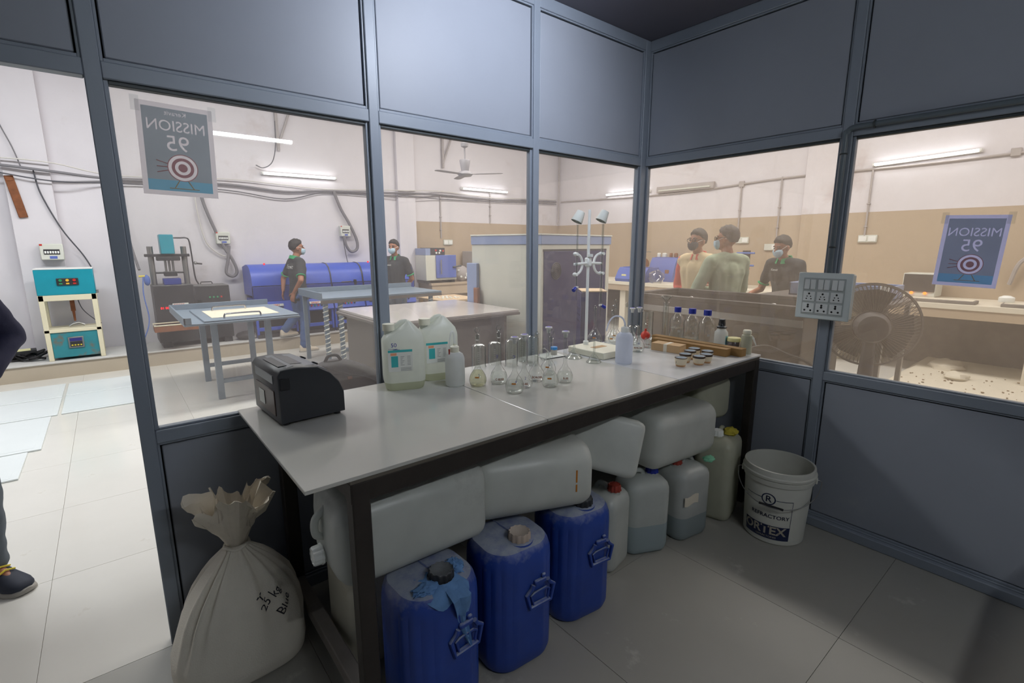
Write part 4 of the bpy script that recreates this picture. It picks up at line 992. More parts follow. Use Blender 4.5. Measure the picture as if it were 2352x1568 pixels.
# rows: rockers on top, five-pin sockets, three-pin sockets (y decreases to the right in view)
for c in range(3):
    y = .062-.062*c
    for k in range(2):
        o = MB().box((-.0545, y+.0135-.027*k, .058), (.006, .024, .05), .0015, R=Matrix.Rotation(math.radians(4 if (c, k) in ((0, 0), (1, 1), (2, 0), (2, 1)) else -4), 3, 'Y')).build('rocker', 'switch_rocker', sb)
    for r_, zc in enumerate((-.003, -.062)):
        o = MB().box((-.0535, y, zc), (.005, .054, .05), .0015).build('socket', 'switch_rocker', sb)
        holes = ((0, .014, .0048), (-.008, .0, .0028), (.008, .0, .0028), (-.011, -.012, .0032), (.011, -.012, .0032)) if r_ == 0 else ((0, .016, .005), (0, .006, .0055), (-.014, -.012, .0048), (.014, -.012, .0048))
        for a, b, rr in holes: MB().cyl((-.0558, y+a, zc+b), (-.0565, y+a, zc+b), rr, seg=12).build('pin_hole', 'hole_black', o)
cp = thing('conduit_pipe', 'grey painted conduit running along the transom and down to the switchboard', 'pipe', (0, 0, 0))
P = [(-.016, -3.25, 2.047)]+[(-.016, -3+.3*i, 2.047) for i in range(6)]+[(-.016, -1.27, 2.047), (-.016, -1.185, 2.045), (-.016, -1.162, 2.025), (-.016, -1.157, 1.98), (-.016, -1.157, 1.36)]
MB().tube(spl(P, 4), .0125, 12).build('pipe', 'conduit_grey', cp)
for y, z in ((-1.27, 2.047), (-1.157, 1.93), (-1.157, 1.49)):
    m = MB()
    if z > 2: m.tube([(-.016+.015*math.cos(a), y, z+.015*math.sin(a)) for a in [2*PI*i/16 for i in range(16)]], .0035, 6, True)
    else: m.tube([(-.016+.015*math.cos(a), y+.015*math.sin(a), z) for a in [2*PI*i/16 for i in range(16)]], .0035, 6, True)
    m.build('saddle_clip', 'frame_dark', cp)

# ------------------------------------------------------------------ posters taped inside the panes
def printed_field(name, x0, x1, y0, y1, words, rings, mat, parent, z):
    """flat print layer with the mirrored letters and rings left open, so the paler sheet behind shows through them"""
    bm = bmesh.new()
    def loop(P):
        vs = [bm.verts.new((a, b, z)) for a, b in P]
        for a, b in zip(vs, vs[1:]+vs[:1]): bm.edges.new((a, b))
    loop([(x0, y0), (x1, y0), (x1, y1), (x0, y1)])
    for c, r in rings: loop([(c[0]+r*math.cos(2*PI*k/36), c[1]+r*math.sin(2*PI*k/36)) for k in range(36)])
    for txt, size, cx, cy, sx in words:
        cu = bpy.data.curves.new('t', 'FONT'); cu.body = txt; cu.size = size; cu.align_x = 'CENTER'; cu.align_y = 'CENTER'; cu.resolution_u = 3
        o = bpy.data.objects.new('t', cu); C.objects.link(o); bpy.context.view_layer.update()
        me = bpy.data.meshes.new_from_object(o.evaluated_get(bpy.context.evaluated_depsgraph_get())); bpy.data.objects.remove(o); bpy.data.curves.remove(cu)
        b2 = bmesh.new(); b2.from_mesh(me); bmesh.ops.remove_doubles(b2, verts=b2.verts, dist=1e-6); mp = {}
        for e in b2.edges:
            if len(e.link_faces) == 1:
                q = []
                for v in e.verts:
                    if v.index not in mp: mp[v.index] = bm.verts.new((cx-v.co.x*sx, cy+v.co.y, z))
                    q.append(mp[v.index])
                if q[0] != q[1] and not bm.edges.get(q): bm.edges.new(q)
        b2.free(); bpy.data.meshes.remove(me)
    bmesh.ops.triangle_fill(bm, use_beauty=True, use_dissolve=False, edges=bm.edges[:], normal=(0, 0, 1))
    me = bpy.data.meshes.new(name); bm.to_mesh(me); bm.free(); me.materials.append(MATS[mat]); o = bpy.data.objects.new(name, me); C.objects.link(o); o.parent = parent; return o
def poster(label, mp, w_, h_, sheet, brand):
    """mp maps local (u to the viewer's right, v up, n towards the room) to world"""
    t = thing('paper_poster', label, 'poster', (0, 0, 0), 0, 'reversed mission posters on the panes'); t.matrix_world = mp
    def flat(nm, u0, u1, v0, v1, n0, mt): return MB().add([(u0, v0, n0), (u1, v0, n0), (u1, v1, n0), (u0, v1, n0)], [(0, 1, 2, 3)]).build(nm, mt, t, smooth=False)
    flat('sheet', -w_/2, w_/2, -h_/2, h_/2, .0005, sheet)
    b = w_*.07; g = -h_*.33; cu, cv = .04*w_, -h_*.185
    words = [('MISSION', h_*.165, 0, h_*.26, .92), ('95', h_*.24, 0, h_*.07, 1.0)]
    if brand: words.append(('Keravit', h_*.072, 0, h_*.40, 1.0))
    printed_field('print_field', -w_/2+b, w_/2-b, g, h_/2-b, words, [((cu, cv), r*w_*1.25) for r in (.155, .12, .085, .05)], 'poster_field', t, .0010)
    flat('print_ground', -w_/2+b, w_/2-b, -h_/2+b, g, .0010, 'poster_teal')
    for r0, r1 in ((.155, .165), (.085, .12), (.0, .05)):
        m = MB(); n = 36; m.add([(cu+q*w_*1.25*math.cos(2*PI*k/n), cv+q*w_*1.25*math.sin(2*PI*k/n), .0013) for q in (r0, r1) for k in range(n)], [(k, (k+1) % n, n+(k+1) % n, n+k) for k in range(n)]); m.build('target_ring', 'poster_red', t, smooth=False)
    m = MB()
    for s in (-1, 1): m.tube([(cu+s*.06*w_, g, .0016), (cu+s*.13*w_, g-.12*w_, .0016)], .0014, 5)
    m.tube([(cu-.2*w_, g-.12*w_, .0016), (cu+.2*w_, g-.12*w_, .0016)], .0012, 5); m.build('target_stand', 'carton_brown', t)
    m = MB()
    for k in (-1, 0, 1): m.tube([(cu-.2*w_, cv+.05*w_*k, .0016), (cu-.34*w_, cv+.09*w_*k, .0016)], .0013, 5)
    m.build('target_arrows', 'poster_red', t)
    for s in (-1, 1): flat('tape_strip', s*w_/2-.012, s*w_/2+.012, h_*.38, h_*.54, .0022, 'glass_frost')
    return t
Mp = Matrix(((1, 0, 0, -2.592), (0, 0, -1, .031), (0, 1, 0, 1.819), (0, 0, 0, 1)))
poster('mirrored teal mission poster taped to the pane beside the doorway', Mp @ Matrix.Rotation(math.radians(-1.5), 4, 'Z'), .218, .298, 'poster_sheet', True)
Mp = Matrix(((0, 0, -1, .031), (-1, 0, 0, -1.665), (0, 1, 0, 1.474), (0, 0, 0, 1)))
poster('mirrored faded mission poster with blue border on the right wall pane', Mp @ Matrix.Rotation(math.radians(-2), 4, 'Z'), .208, .30, 'poster_sheet_blue', False)
# ================================================================== HALL BEYOND THE GLASS
# --- white protective boards laid on the hall floor near the doorway
BG = 'white boards laid on the hall floor'
for i, (c, d, lb) in enumerate((((-4.02, 4.77), (1.36, .62), 'white floor board in the far row, cut by the picture edge'), ((-2.995, 4.77), (.64, .58), 'white floor board in the far row beside the doorway post'), ((-2.995, 4.12), (.64, .68), 'white floor board in the second row beside the doorway post'), ((-4.02, 4.10), (1.36, .66), 'white floor board in the second row, cut by the picture edge'), ((-4.06, 3.28), (1.36, .92), 'wide white floor board just above the nearest one'), ((-4.13, 2.53), (1.36, .54), 'white floor board nearest the doorway'))):
    o = MB().box((0, 0, .006), (d[0], d[1], .012), .002).build('floor_board', 'floor_board', None, (c[0], c[1], .0005), smooth=False); tag(o, lb, 'board', BG)
    MB().box((0, 0, .0125), (d[0]*.94, d[1]*.9, .001)).build('sheet_face', 'floor_board', o, smooth=False)
# --- teal compression tester on the plinth
PZ = .192
tt = thing('compression_tester', 'worn teal and cream load tester on the plinth seen through the doorway', 'machine', (-3.225, 5.60, PZ))
HW = .255
MB().bx(-HW, HW, -.06, .34, .755, 1.045, .006).build('head_box', 'teal_paint', tt)
MB().bx(-HW+.0, HW, -.06, .34, 1.045, 1.055, .002).build('head_lid', 'white_paint', tt)
cpn = MB().bx(-.075, .115, -.072, -.06, .865, .945, .003).build('control_plate', 'black_paint', tt)
for x, mt in ((-.04, 'green'), (.02, 'amber'), (.08, 'red')): MB().cyl((x, -.072, .922), (x, -.082, .922), .015, seg=14).build('push_button', mt, cpn)
for x, mt in ((-.04, 'green'), (.02, 'amber'), (.08, 'red')): MB().box((x, -.073, .885), (.028, .002, .016)).build('button_tag', mt, cpn, smooth=False)
for x in (-HW+.025, HW-.025):
    for y in (-.04, .3): MB().bx(x-.023, x+.023, y-.02, y+.02, 0, .755, .003).build('post', 'cream_paint', tt)
MB().bx(-HW, HW, -.06, -.02, .69, .755, .003).build('upper_rail', 'cream_paint', tt); MB().bx(-HW, HW, .28, .32, .69, .755, .003).build('upper_rail', 'cream_paint', tt)
MB().bx(-HW, HW, -.06, .32, .325, .36, .003).build('bed_plate', 'cream_paint', tt)
MB().bx(-HW+.048, HW-.01, -.05, .32, .03, .325, .004).build('lower_box', 'teal_worn', tt)
dp = MB().bx(-.065, .075, -.062, -.05, .135, .265, .003).build('display_plate', 'steel', tt)
MB().bx(-.05, .06, -.066, -.062, .215, .25).build('screen', 'lcd_blue', dp, smooth=False); MB().bx(-.05, .06, -.066, -.062, .15, .21).build('key_field', 'black_paint', dp, smooth=False)
for i in range(4): MB().box((-.032+.026*i, -.067, .168), (.016, .003, .012)).build('key', 'yellow', dp, smooth=False)
MB().cyl((.02, .12, .755), (.02, .12, .55), .022, seg=14).build('ram', 'rust', tt); MB().cyl((.02, .12, .55), (.02, .12, .43), .014, .01, 12).build('ram_rod', 'rust', tt)
MB().tube([(-.04, .1, .375), (.0, .11, .40), (.05, .12, .405), (.1, .13, .375)], .012, 8).build('saddle', 'steel', tt)
MB().tube(spl([(.06, .2, .74), (.1, .2, .56), (.2, .2, .42), (HW, .2, .37)]), .005, 6).build('cable', 'wire_dark', tt)
for z in (.77, .79): MB().cyl((HW, -.02, z), (HW+.025, -.02, z), .006, seg=8).build('side_bolt', 'black_paint', tt)
# --- wall boards and cabling on the far wall
def dbox(label, x, z, wd, hd, y=6.2):
    t = thing('breaker_box', label, 'breaker box', (x, y, z), 0, 'breaker boxes on the far wall')
    MB().bx(-wd/2, wd/2, -.09, 0, -hd/2, hd/2, .008).build('case', 'wall_box', t)
    MB().bx(-wd*.34, wd*.34, -.096, -.09, -.03, .03, .002).build('window', 'black_paint', t)
    for i in range(6): MB().box((-wd*.27+wd*.108*i, -.098, -.004), (wd*.075, .006, .028), .001).build('breaker', 'white_plastic', t, smooth=False)
    MB().bx(-wd*.12, wd*.2, -.0925, -.09, -hd*.42, -hd*.26).build('sticker', 'instrument_blue', t, smooth=False)
    MB().box((-wd*.42, -.0915, hd*.43), (wd*.12, .003, hd*.1)).build('corner_mark', 'red', t, smooth=False)
    return t
dbox('pale breaker box on the wall above the teal tester', -3.32, 1.43, .21, .19, 6.08)
dbox('pale breaker box between the press and the blue barrels', -1.49, 1.61, .18, .17)
dbox('pale breaker box above the blue barrels near the window post', .30, 1.735, .165, .175)
o = MB().bx(-.04, .04, -.02, 0, -.235, .235, .006).build('rusty_strip', 'rust', None, (-3.545, 6.075, 2.055), (0, math.radians(-8), 0)); tag(o, 'rusty metal strip on the wall pilaster seen through the doorway', 'strip')
MB().box((0, -.022, .2), (.06, .006, .05), .002).build('bolt_plate', 'rust', o)
def cable(label, name, pts, r, mat, cat='cable', n=6, group=None):
    o = MB().tube(spl(pts, n), r, 7).build(name, mat); return tag(o, label, cat, group)
WB = 'cable runs along the far wall'
for k, (dz, rr, mt, lb) in enumerate(((0, .016, 'wire_grey', 'thick grey cable bundle along the far wall under the tube lamps'), (-.05, .008, 'wire_dark', 'thin dark cable sagging below the far wall bundle'), (.045, .008, 'wire_white', 'thin white cable above the far wall bundle'))):
    P = [(-6.5, 6.05, 2.40+dz), (-4.2, 6.05, 2.385+dz*.6), (-3.75, 6.04, 2.40+dz*1.5), (-3.2, 6.03, 2.36+dz*2.2), (-2.6, 6.15, 2.33+dz), (-1.4, 6.16, 2.36+dz*1.6), (-.6, 6.16, 2.31+dz*2.2), (0, 6.16, 2.36+dz*.6), (.8, 6.16, 2.385+dz), (1.45, 6.09, 2.41+dz), (2.2, 6.18, 2.43+dz*1.5), (3.4, 6.18, 2.41+dz*.8), (4.3, 6.18, 2.44+dz), (5.2, 6.18, 2.46+dz)]
    cable(lb, 'cable_bundle', P, rr, mt, 'cable', 5, WB)
cable('grey flexible conduit dropping to the breaker box by the press', 'flexible_conduit', [(-1.72, 6.15, 2.33), (-1.66, 6.14, 2.0), (-1.52, 6.13, 1.55), (-1.40, 6.12, 1.3), (-1.36, 6.12, 1.13), (-1.42, 6.12, 1.06), (-1.50, 6.12, 1.12), (-1.46, 6.12, 1.3), (-1.43, 6.12, 1.5)], .022, 'wire_grey', 'conduit')
cable('pair cable hanging beside the press breaker box', 'hanging_cable', [(-1.78, 6.16, 2.3), (-1.76, 6.16, 1.9), (-1.7, 6.16, 1.55), (-1.55, 6.16, 1.38), (-1.42, 6.15, 1.34)], .008, 'wire_white')
cable('grey flexible conduit looping under the breaker box by the window post', 'flexible_conduit', [(.16, 6.15, 2.36), (.25, 6.14, 2.1), (.38, 6.13, 1.85), (.48, 6.12, 1.6), (.48, 6.12, 1.45), (.38, 6.12, 1.40), (.30, 6.12, 1.5), (.27, 6.12, 1.66)], .024, 'wire_grey', 'conduit')
cable('thin black wire from breaker box down to the barrels', 'hanging_cable', [(.26, 6.15, 1.65), (.27, 6.14, 1.5), (.31, 6.12, 1.2), (.33, 6.0, 1.1)], .006, 'wire_dark')
cable('thin grey wire crossing the bright pilaster down to the teal tester', 'hanging_cable', [(-3.36, 6.06, 2.36), (-3.33, 6.06, 2.1), (-3.2, 6.07, 1.7), (-3.05, 6.15, 1.4), (-2.98, 6.15, 1.22)], .008, 'wire_dark')
cable('thin wire falling from the ceiling onto the far left pilaster', 'hanging_cable', [(-3.62, 6.05, 3.6), (-3.6, 6.05, 3.0), (-3.5, 6.05, 2.6), (-3.46, 6.05, 2.4)], .006, 'wire_grey')
cable('blue-grey hose hanging beside the press', 'rubber_hose', [(-2.62, 6.12, 2.9), (-2.62, 6.1, 2.4), (-2.6, 6.1, 1.9), (-2.56, 6.0, 1.5), (-2.52, 5.8, 1.2)], .016, 'wire_grey', 'hose')
cable('thin blue air hose dangling left of the press', 'rubber_hose', [(-2.5, 5.62, 1.12), (-2.52, 5.58, .9), (-2.5, 5.55, .6), (-2.56, 5.52, .4), (-2.66, 5.5, .22)], .007, 'wire_blue', 'hose')
cable('looped wire under the wall bracket above the tube lamp', 'hanging_cable', [(-.66, 6.1, 3.3), (-.68, 6.1, 2.95), (-.74, 6.12, 2.72), (-.86, 6.15, 2.63), (-.96, 6.15, 2.66)], .007, 'wire_dark')
def bracket(label, x, z, flip=1):
    t = thing('wall_bracket', label, 'bracket', (x, 6.2, z), 0, 'old wall brackets'); MB().bx(-.02, .02, -.04, 0, -.2, .4, .003).build('upright', 'wall_pipe', t)
    MB().tube([(0, -.03, -.12), (flip*.2, -.05, .4)], .018, 6).build('brace', 'wall_pipe', t); return t
bracket('grey angle bracket high on the wall above the ceiling fan lamp', 2.25, 3.12); bracket('grey angle bracket above the left tube lamp', -.62, 3.1)
def vpipe(label, x, y, z0, z1, r=.012, mat='wall_pipe'):
    t = thing('wall_conduit', label, 'conduit', (x, y, 0), 0, 'straight wall conduits'); MB().cyl((0, 0, z0), (0, 0, z1), r, seg=10).build('pipe', mat, t)
    for z in (z0+.15, (z0+z1)/2): MB().box((0, 0, z), (.04, .04, .016), .003).build('saddle_clip', mat, t)
    return t
vpipe('vertical conduit above the oven switch plate', 2.18, 6.195, 1.64, 2.42); vpipe('vertical conduit left of the oven corner', 3.35, 6.195, 1.95, 2.6)
vpipe('vertical conduit in the hall corner', 5.22, 6.12, 1.95, 4.1, .02)
vpipe('vertical conduit beside the green-sweater person', 5.28, 1.98, 1.62, 2.5); vpipe('vertical conduit left of the right wall post', 5.28, 1.36, 1.62, 2.52); vpipe('vertical conduit ending in the double switch plate', 5.28, .2, 1.6, 2.5); vpipe('vertical conduit near the left edge of the right window', 5.28, 4.1, 1.62, 2.45)
t = thing('wall_conduit', 'horizontal conduit along the right hall wall below the lamps', 'conduit', (5.28, 0, 0), 0, 'straight wall conduits'); MB().tube(spl([(0, 6.1, 2.46), (0, 3.2, 2.42), (0, 1.3, 2.50), (0, -.4, 2.50), (0, -2.5, 2.56)]), .014, 8).build('pipe', 'wall_pipe', t)
MB().box((0, 1.98, 2.47), (.03, .09, .09), .006).build('junction_box', 'wall_pipe', t); MB().box((0, -1.15, 2.53), (.03, .09, .09), .006).build('junction_box', 'wall_pipe', t)
def plate(label, loc, along, n=2):
    t = thing('switch_plate', label, 'switch', loc, 0, 'small switch plates on the hall walls')
    s = (.2, .03, .1) if along == 'x' else (.03, .22, .1)
    MB().box((0, 0, 0), s, .005).build('box', 'wall_box', t)
    for i in range(n):
        q = (-.05+.1*i, -.018, 0) if along == 'x' else (-.018, -.055+.11*i, 0); d = (.08, .008, .07) if along == 'x' else (.008, .09, .07); MB().box(q, d, .002).build('rocker', 'white_plastic', t)
    return t
plate('small white switch plate on the tan wall above the oven', (2.33, 6.20, 1.56), 'x'); plate('small pale switch plate right of the green-sweater person', (5.285, 1.9, 1.58), 'y', 1)
plate('double white switch plate left of the hung poster', (5.285, .16, 1.585), 'y'); plate('white switch plate near the left of the right window', (5.285, 3.98, 1.60), 'y', 1); plate('tall white switch panel behind the person in dark polo', (5.285, 1.42, 1.47), 'y', 1)
# --- black hydraulic press on the plinth
px = thing('hydraulic_press', 'black bench press with teal cylinder and red digits on the plinth', 'machine', (-2.0, 5.72, PZ))
MB().bx(-.42, .02, -.12, .3, .07, .81, .008).build('cabinet', 'black_paint', px); MB().bx(.02, .43, -.12, .3, .07, .785, .008).build('cabinet_wing', 'black_paint', px)
for x in (-.34, .36): MB().bx(x-.05, x+.05, -.1, .26, 0, .07, .004).build('foot', 'black_paint', px)
for x, mt in ((.19, 'green'), (.235, 'green'), (.28, 'green'), (.325, 'red')): MB().cyl((x, -.12, .63), (x, -.132, .63), .012, seg=12).build('push_button', mt, px)
MB().cyl((.065, -.12, .58), (.065, -.135, .58), .03, seg=18).build('gauge_knob', 'black_rubber', px)
npx = MB().bx(-.235, -.06, -.124, -.12, .535, .575).build('name_plate', 'paper_label', px, smooth=False)
XZ = Matrix.Rotation(PI/2, 4, 'X')
text_mesh('plate_letters', 'SANJAY', .034, 'red', npx, Matrix.Translation((-.165, -.1245, .555)) @ XZ, bold=.001)
text_mesh('digits', '01 00', .04, 'led_red', px, Matrix.Translation((-.32, -.121, .52)) @ XZ, bold=.0008)
for x in (-.385, -.025): MB().cyl((x, .05, .81), (x, .05, 1.30), .033, seg=16).build('column', 'steel', px)
MB().bx(-.45, .03, -.02, .12, 1.17, 1.205, .004).build('crosshead', 'black_paint', px); MB().bx(-.33, -.08, -.04, .14, 1.12, 1.17, .006).build('head_block', 'black_paint', px)
MB().bx(-.28, -.13, -.06, .16, 1.205, 1.45, .008).build('cylinder', 'teal_paint', px)
for x in (-.24, -.2, -.16): MB().cyl((x, .05, 1.12), (x, .05, .97), .014, seg=10).build('guide_rod', 'steel', px)
MB().bx(-.27, -.13, -.02, .12, .92, .98, .006).build('platen', 'black_paint', px); MB().cyl((-.4, .05, .965), (0, .05, .965), .012, seg=8).build('tie_bar', 'black_paint', px)
MB().bx(-.29, -.1, -.04, .14, .81, .89, .006).build('lower_die', 'machine_blue_dark', px)
MB().tube(spl([(-.12, .05, 1.41), (-.05, .05, 1.41), (.02, .05, 1.41), (.05, .05, 1.37), (.06, .05, 1.2), (.07, .05, .9), (.1, .05, .8)]), .009, 8).build('oil_pipe', 'black_paint', px)
v = MB().cyl((.07, -.01, 1.08), (.16, -.01, 1.07), .01, seg=8).build('valve_lever', 'black_rubber', px); MB().sphere((.085, -.01, 1.085), .022, 12, 8).build('valve_body', 'steel', v)
MB().bx(-.47, -.08, -.37, -.12, .25, .255).build('tray_floor', 'rust', px, smooth=False)
m = MB(); m.tube([(-.47, -.37, .33), (.0, -.37, .33), (.0, -.12, .33), (-.47, -.12, .33)], .009, 6, True); m.build('tray_rim', 'cream_paint', px)
m = MB(); m.bx(-.47, 0, -.372, -.366, .25, .33); m.bx(-.47, -.466, -.37, -.12, .25, .33); m.bx(-.006, 0, -.37, -.12, .25, .33); m.build('tray_side', 'rust', px, smooth=False)
bp_ = MB().sphere((-.46, -.02, .88), (.035, .03, .07), 12, 8).build('oil_cup', 'wire_blue', px); MB().cyl((-.54, -.02, .93), (-.44, -.02, .93), .012, seg=8).build('cup_nozzle', 'yellow', bp_)
m = MB(); m.tube([(.12, .05, .80), (.13, .05, .825), (.25, .05, .825), (.26, .05, .80)], .008, 6); m.build('top_handle', 'black_paint', px)
# --- row of blue barrel machines on the plinth
BGp = 'row of blue barrel machines on the plinth'
def barrel(label, x, wd, lamp=False):
    t = thing('barrel_machine', label, 'machine', (x, 5.86, PZ), 0, BGp); h = wd/2-.008
    prof = [(-.26, .62), (-.262, .75), (-.235, .88), (-.17, .98), (-.08, 1.03), (.05, 1.04), (.3, 1.0), (.3, .60), (-.2, .60)]
    MB().loft([[(s, a, b) for a, b in prof] for s in (-h, h)]).build('drum_cover', 'machine_blue', t, ang=35)
    MB().bx(-h, h, -.28, -.2, .52, .735, .006).build('lower_cover', 'machine_blue_dark', t)
    MB().loft([[(s, a, b) for a, b in ((-.30, .34), (-.335, .36), (-.27, .53), (-.2, .55), (.2, .55), (.2, .34))] for s in (-h, h)]).build('control_desk', 'machine_blue', t)
    MB().bx(-h, h, -.268, -.262, .738, .746).build('cover_seam', 'black_rubber', t, smooth=False)
    MB().loft([[(s, a*1.03, .62+(b-.62)*1.02) for a, b in prof[:7]]+[(s, a*.97, .62+(b-.62)*.97) for a, b in prof[6::-1]] for s in (h, h+.016)]).build('end_flange', 'black_paint', t)
    dsk = MB().box((-h*.02, -.318, .465), (.2, .006, .035), .001, R=Matrix.Rotation(math.radians(-20), 3, 'X')).build('name_plate', 'paper_label', t)
    text_mesh('plate_letters', 'SANJAY', .036, 'red', dsk, Matrix.Translation((-.02, -.3225, .465)) @ Matrix.Rotation(math.radians(70), 4, 'X'), bold=.001)
    MB().box((-h*.58, -.314, .455), (.085, .008, .075), .003, R=Matrix.Rotation(math.radians(-20), 3, 'X')).build('counter_display', 'black_paint', t)
    for i, mt in enumerate(('red', 'green', 'red', 'black_paint')): MB().cyl((-.08+.05*i, -.322, .425), (-.08+.05*i, -.338, .42), .012, seg=10).build('push_button', mt, t)
    for s in (-1, 1): MB().bx(s*h-.03*(s > 0), s*h+.03*(s < 0), -.3, -.25, .0, .36, .003).build('leg', 'machine_blue', t); MB().bx(s*h-.03*(s > 0), s*h+.03*(s < 0), .2, .25, .0, .36, .003).build('leg', 'machine_blue', t)
    MB().bx(-h, h, -.29, -.255, .1, .15, .003).build('stretcher', 'machine_blue', t); MB().bx(-h, h, -.2, -.19, .0, .36).build('dark_back_sheet', 'machine_black', t, smooth=False)
    MB().bx(-h, h, -.31, -.295, .0, .05).build('foot_rail', 'machine_black', t, smooth=False)
    if lamp: MB().sphere((-h*.2, -.05, 1.045), .014, 10, 6).build('pilot_lamp', 'led_red', t)
    return t
barrel('blue barrel machine nearest the press', -1.0, .58, True); barrel('blue barrel machine hidden behind the standing man', -.435, .52); mB = barrel('blue barrel machine right of the standing man, latch on cover', .08, .50)
MB().bx(.1, .14, -.29, -.255, .70, .78, .004).build('latch', 'black_rubber', mB); MB().tube([(-.1, -.275, .752), (.06, -.275, .757)], .006, 6).build('latch_bar', 'chrome', mB)
barrel('blue barrel machine partly cut by the window post', .57, .46, True); barrel('last blue barrel machine, mostly behind the window post', 1.03, .44)
m = MB(); m.sphere((0, 0, .06), (.115, .12, .06), 16, 9, lambda n: 1+.25*mnoise.noise(n*2)); o = m.build('black_bundle', 'machine_black', None, (-1.42, 5.66, PZ)); tag(o, 'dark cable bundle on the plinth at the foot of the barrels', 'bundle')
# --- tray table
tb = thing('tray_table', 'blue-grey tray table with two chrome handles', 'table', (-1.86, 3.82, 0)); W_, D_ = .5, .66
MB().bx(-W_, W_, -D_, D_, .78, .80, .003).build('top', 'tray_blue', tb)
for a in ((-W_, -W_+.015, -D_, D_), (-W_, W_, D_-.015, D_), ): MB().bx(*a, .80, .86, .003).build('rim', 'tray_blue', tb)
MB().bx(-W_, -W_+.06, -D_, -D_+.015, .80, .86, .003).build('rim', 'tray_blue', tb)
MB().bx(-W_+.16, W_, -D_+.03, D_-.25, .80, .815, .003).build('lift_plate', 'tray_blue', tb); MB().bx(-W_+.25, W_-.14, -D_+.22, D_-.45, .815, .818).build('paper_sheet', 'tray_paper', tb, smooth=False)
for y in (-D_+.12, D_-.5):
    MB().tube(spl([(-.16, y, .815), (-.155, y, .85), (-.12, y, .86), (.12, y, .86), (.155, y, .85), (.16, y, .815)], 4), .009, 8).build('handle', 'chrome', tb)
for x in (-.24, .24):
    for y in (-.42, .42): MB().bx(x-.028, x+.028, y-.025, y+.025, 0, .78, .003).build('leg', 'tray_blue', tb)
MB().bx(-.24, .24, -.44, -.40, .16, .2, .003).build('stretcher', 'tray_blue', tb); MB().bx(-.24, .24, .40, .44, .16, .2, .003).build('stretcher', 'tray_blue', tb)
# --- second stand, wrapped legs
s2 = thing('wrapped_stand', 'tray stand with plastic-wrapped legs beside the standing man', 'table', (-.02, 4.28, 0)); 
MB().bx(-.9, .75, -.45, .45, .86, .885, .003).build('top', 'tray_blue', s2)
for a in ((-.9, -.885, -.45, .45), (-.9, .75, .435, .45)): MB().bx(*a, .885, .95, .003).build('rim', 'tray_blue', s2)
MB().bx(-.9, .75, -.45, -.42, .82, .86, .003).build('apron', 'stainless', s2)
for x, y in ((-.84, -.4), (-.66, -.4), (.6, -.4), (-.84, .4), (.6, .4)):
    lg = MB().bx(x-.024, x+.024, y-.022, y+.022, 0, .86, .003).build('leg', 'tray_blue', s2)
    if y < 0: MB().tube([(x+.03*math.cos(k*1.2), y+.03*math.sin(k*1.2), .08+.0105*k) for k in range(70)], .008, 5).build('plastic_wrap', 'cling_wrap', lg)
MB().bx(-.66, .6, -.41, -.37, .2, .24, .003).build('stretcher', 'tray_blue', s2)
# --- island counter
isl = thing('island_counter', 'stainless island counter with glossy pale top behind the flasks', 'counter', (-.32, 2.43, 0)); 
MB().bx(-.72, .74, -.66, .60, .80, .825, .003).build('under_slab', 'stainless', isl); MB().bx(-.68, .74, -.64, .60, .825, .85, .003).build('top_slab', 'island_top', isl)
for x in (-.62, .62): MB().bx(x-.02, x+.02, -.56, .52, 0, .80, .003).build('end_panel', 'stainless', isl)
MB().bx(-.60, .60, -.47, -.45, 0, .80, .002).build('front_panel', 'stainless', isl); MB().bx(-.60, .60, .43, .45, 0, .80, .002).build('back_panel', 'stainless', isl); MB().bx(-.66, -.62, -.3, -.2, 0, .80, .003).build('pilaster_strip', 'steel', isl)
# --- backpack on a stool outside the left window
st = thing('low_stool', 'plain dark stool carrying the black backpack outside the window', 'stool', (-1.93, .40, 0))
MB().bx(-.19, .19, -.16, .16, .62, .65, .006).build('seat', 'black_paint', st)
for x in (-.15, .15):
    for y in (-.12, .12): MB().cyl((x, y, 0), (x*.85, y*.85, .62), .014, seg=8).build('leg', 'black_paint', st)
bp = thing('backpack', 'black backpack with top loop just outside the window behind the printer', 'bag', (-1.93, .40, .65), math.radians(-12)); secs = []
for z, x0, x1, d, r in ((0, -.16, .2, .2, .05), (.02, -.17, .21, .24, .06), (.1, -.175, .205, .25, .07), (.17, -.17, .18, .23, .07), (.215, -.16, .12, .2, .07), (.25, -.14, .05, .16, .06), (.268, -.10, 0, .1, .045), (.272, -.07, -.03, .04, .02)): secs.append(rrect(x1-x0, d, r, (x0+x1)/2, 0, z, 6))
MB().loft(secs).build('body', 'bag_black', bp, ang=60); MB().tube(spl([(-.15, -.1, .235), (-.05, -.115, .225), (.06, -.12, .2), (.15, -.12, .15), (.2, -.1, .08)]), .005, 6).build('zip_seam', 'black_rubber', bp)
MB().tube(spl([(-.1, 0, .265), (-.08, 0, .295), (-.04, 0, .295), (-.02, 0, .265)]), .008, 6).build('top_loop', 'black_rubber', bp); MB().box((0, -.1225, .2), (.022, .004, .016), .001, R=Matrix.Rotation(-.6, 3, 'X')).build('logo_tag', 'rust', bp)
MB().tube(spl([(-.12, -.07, .26), (-.06, -.11, .24), (0, -.12, .215)]), .007, 6).build('strap', 'bag_black', bp)
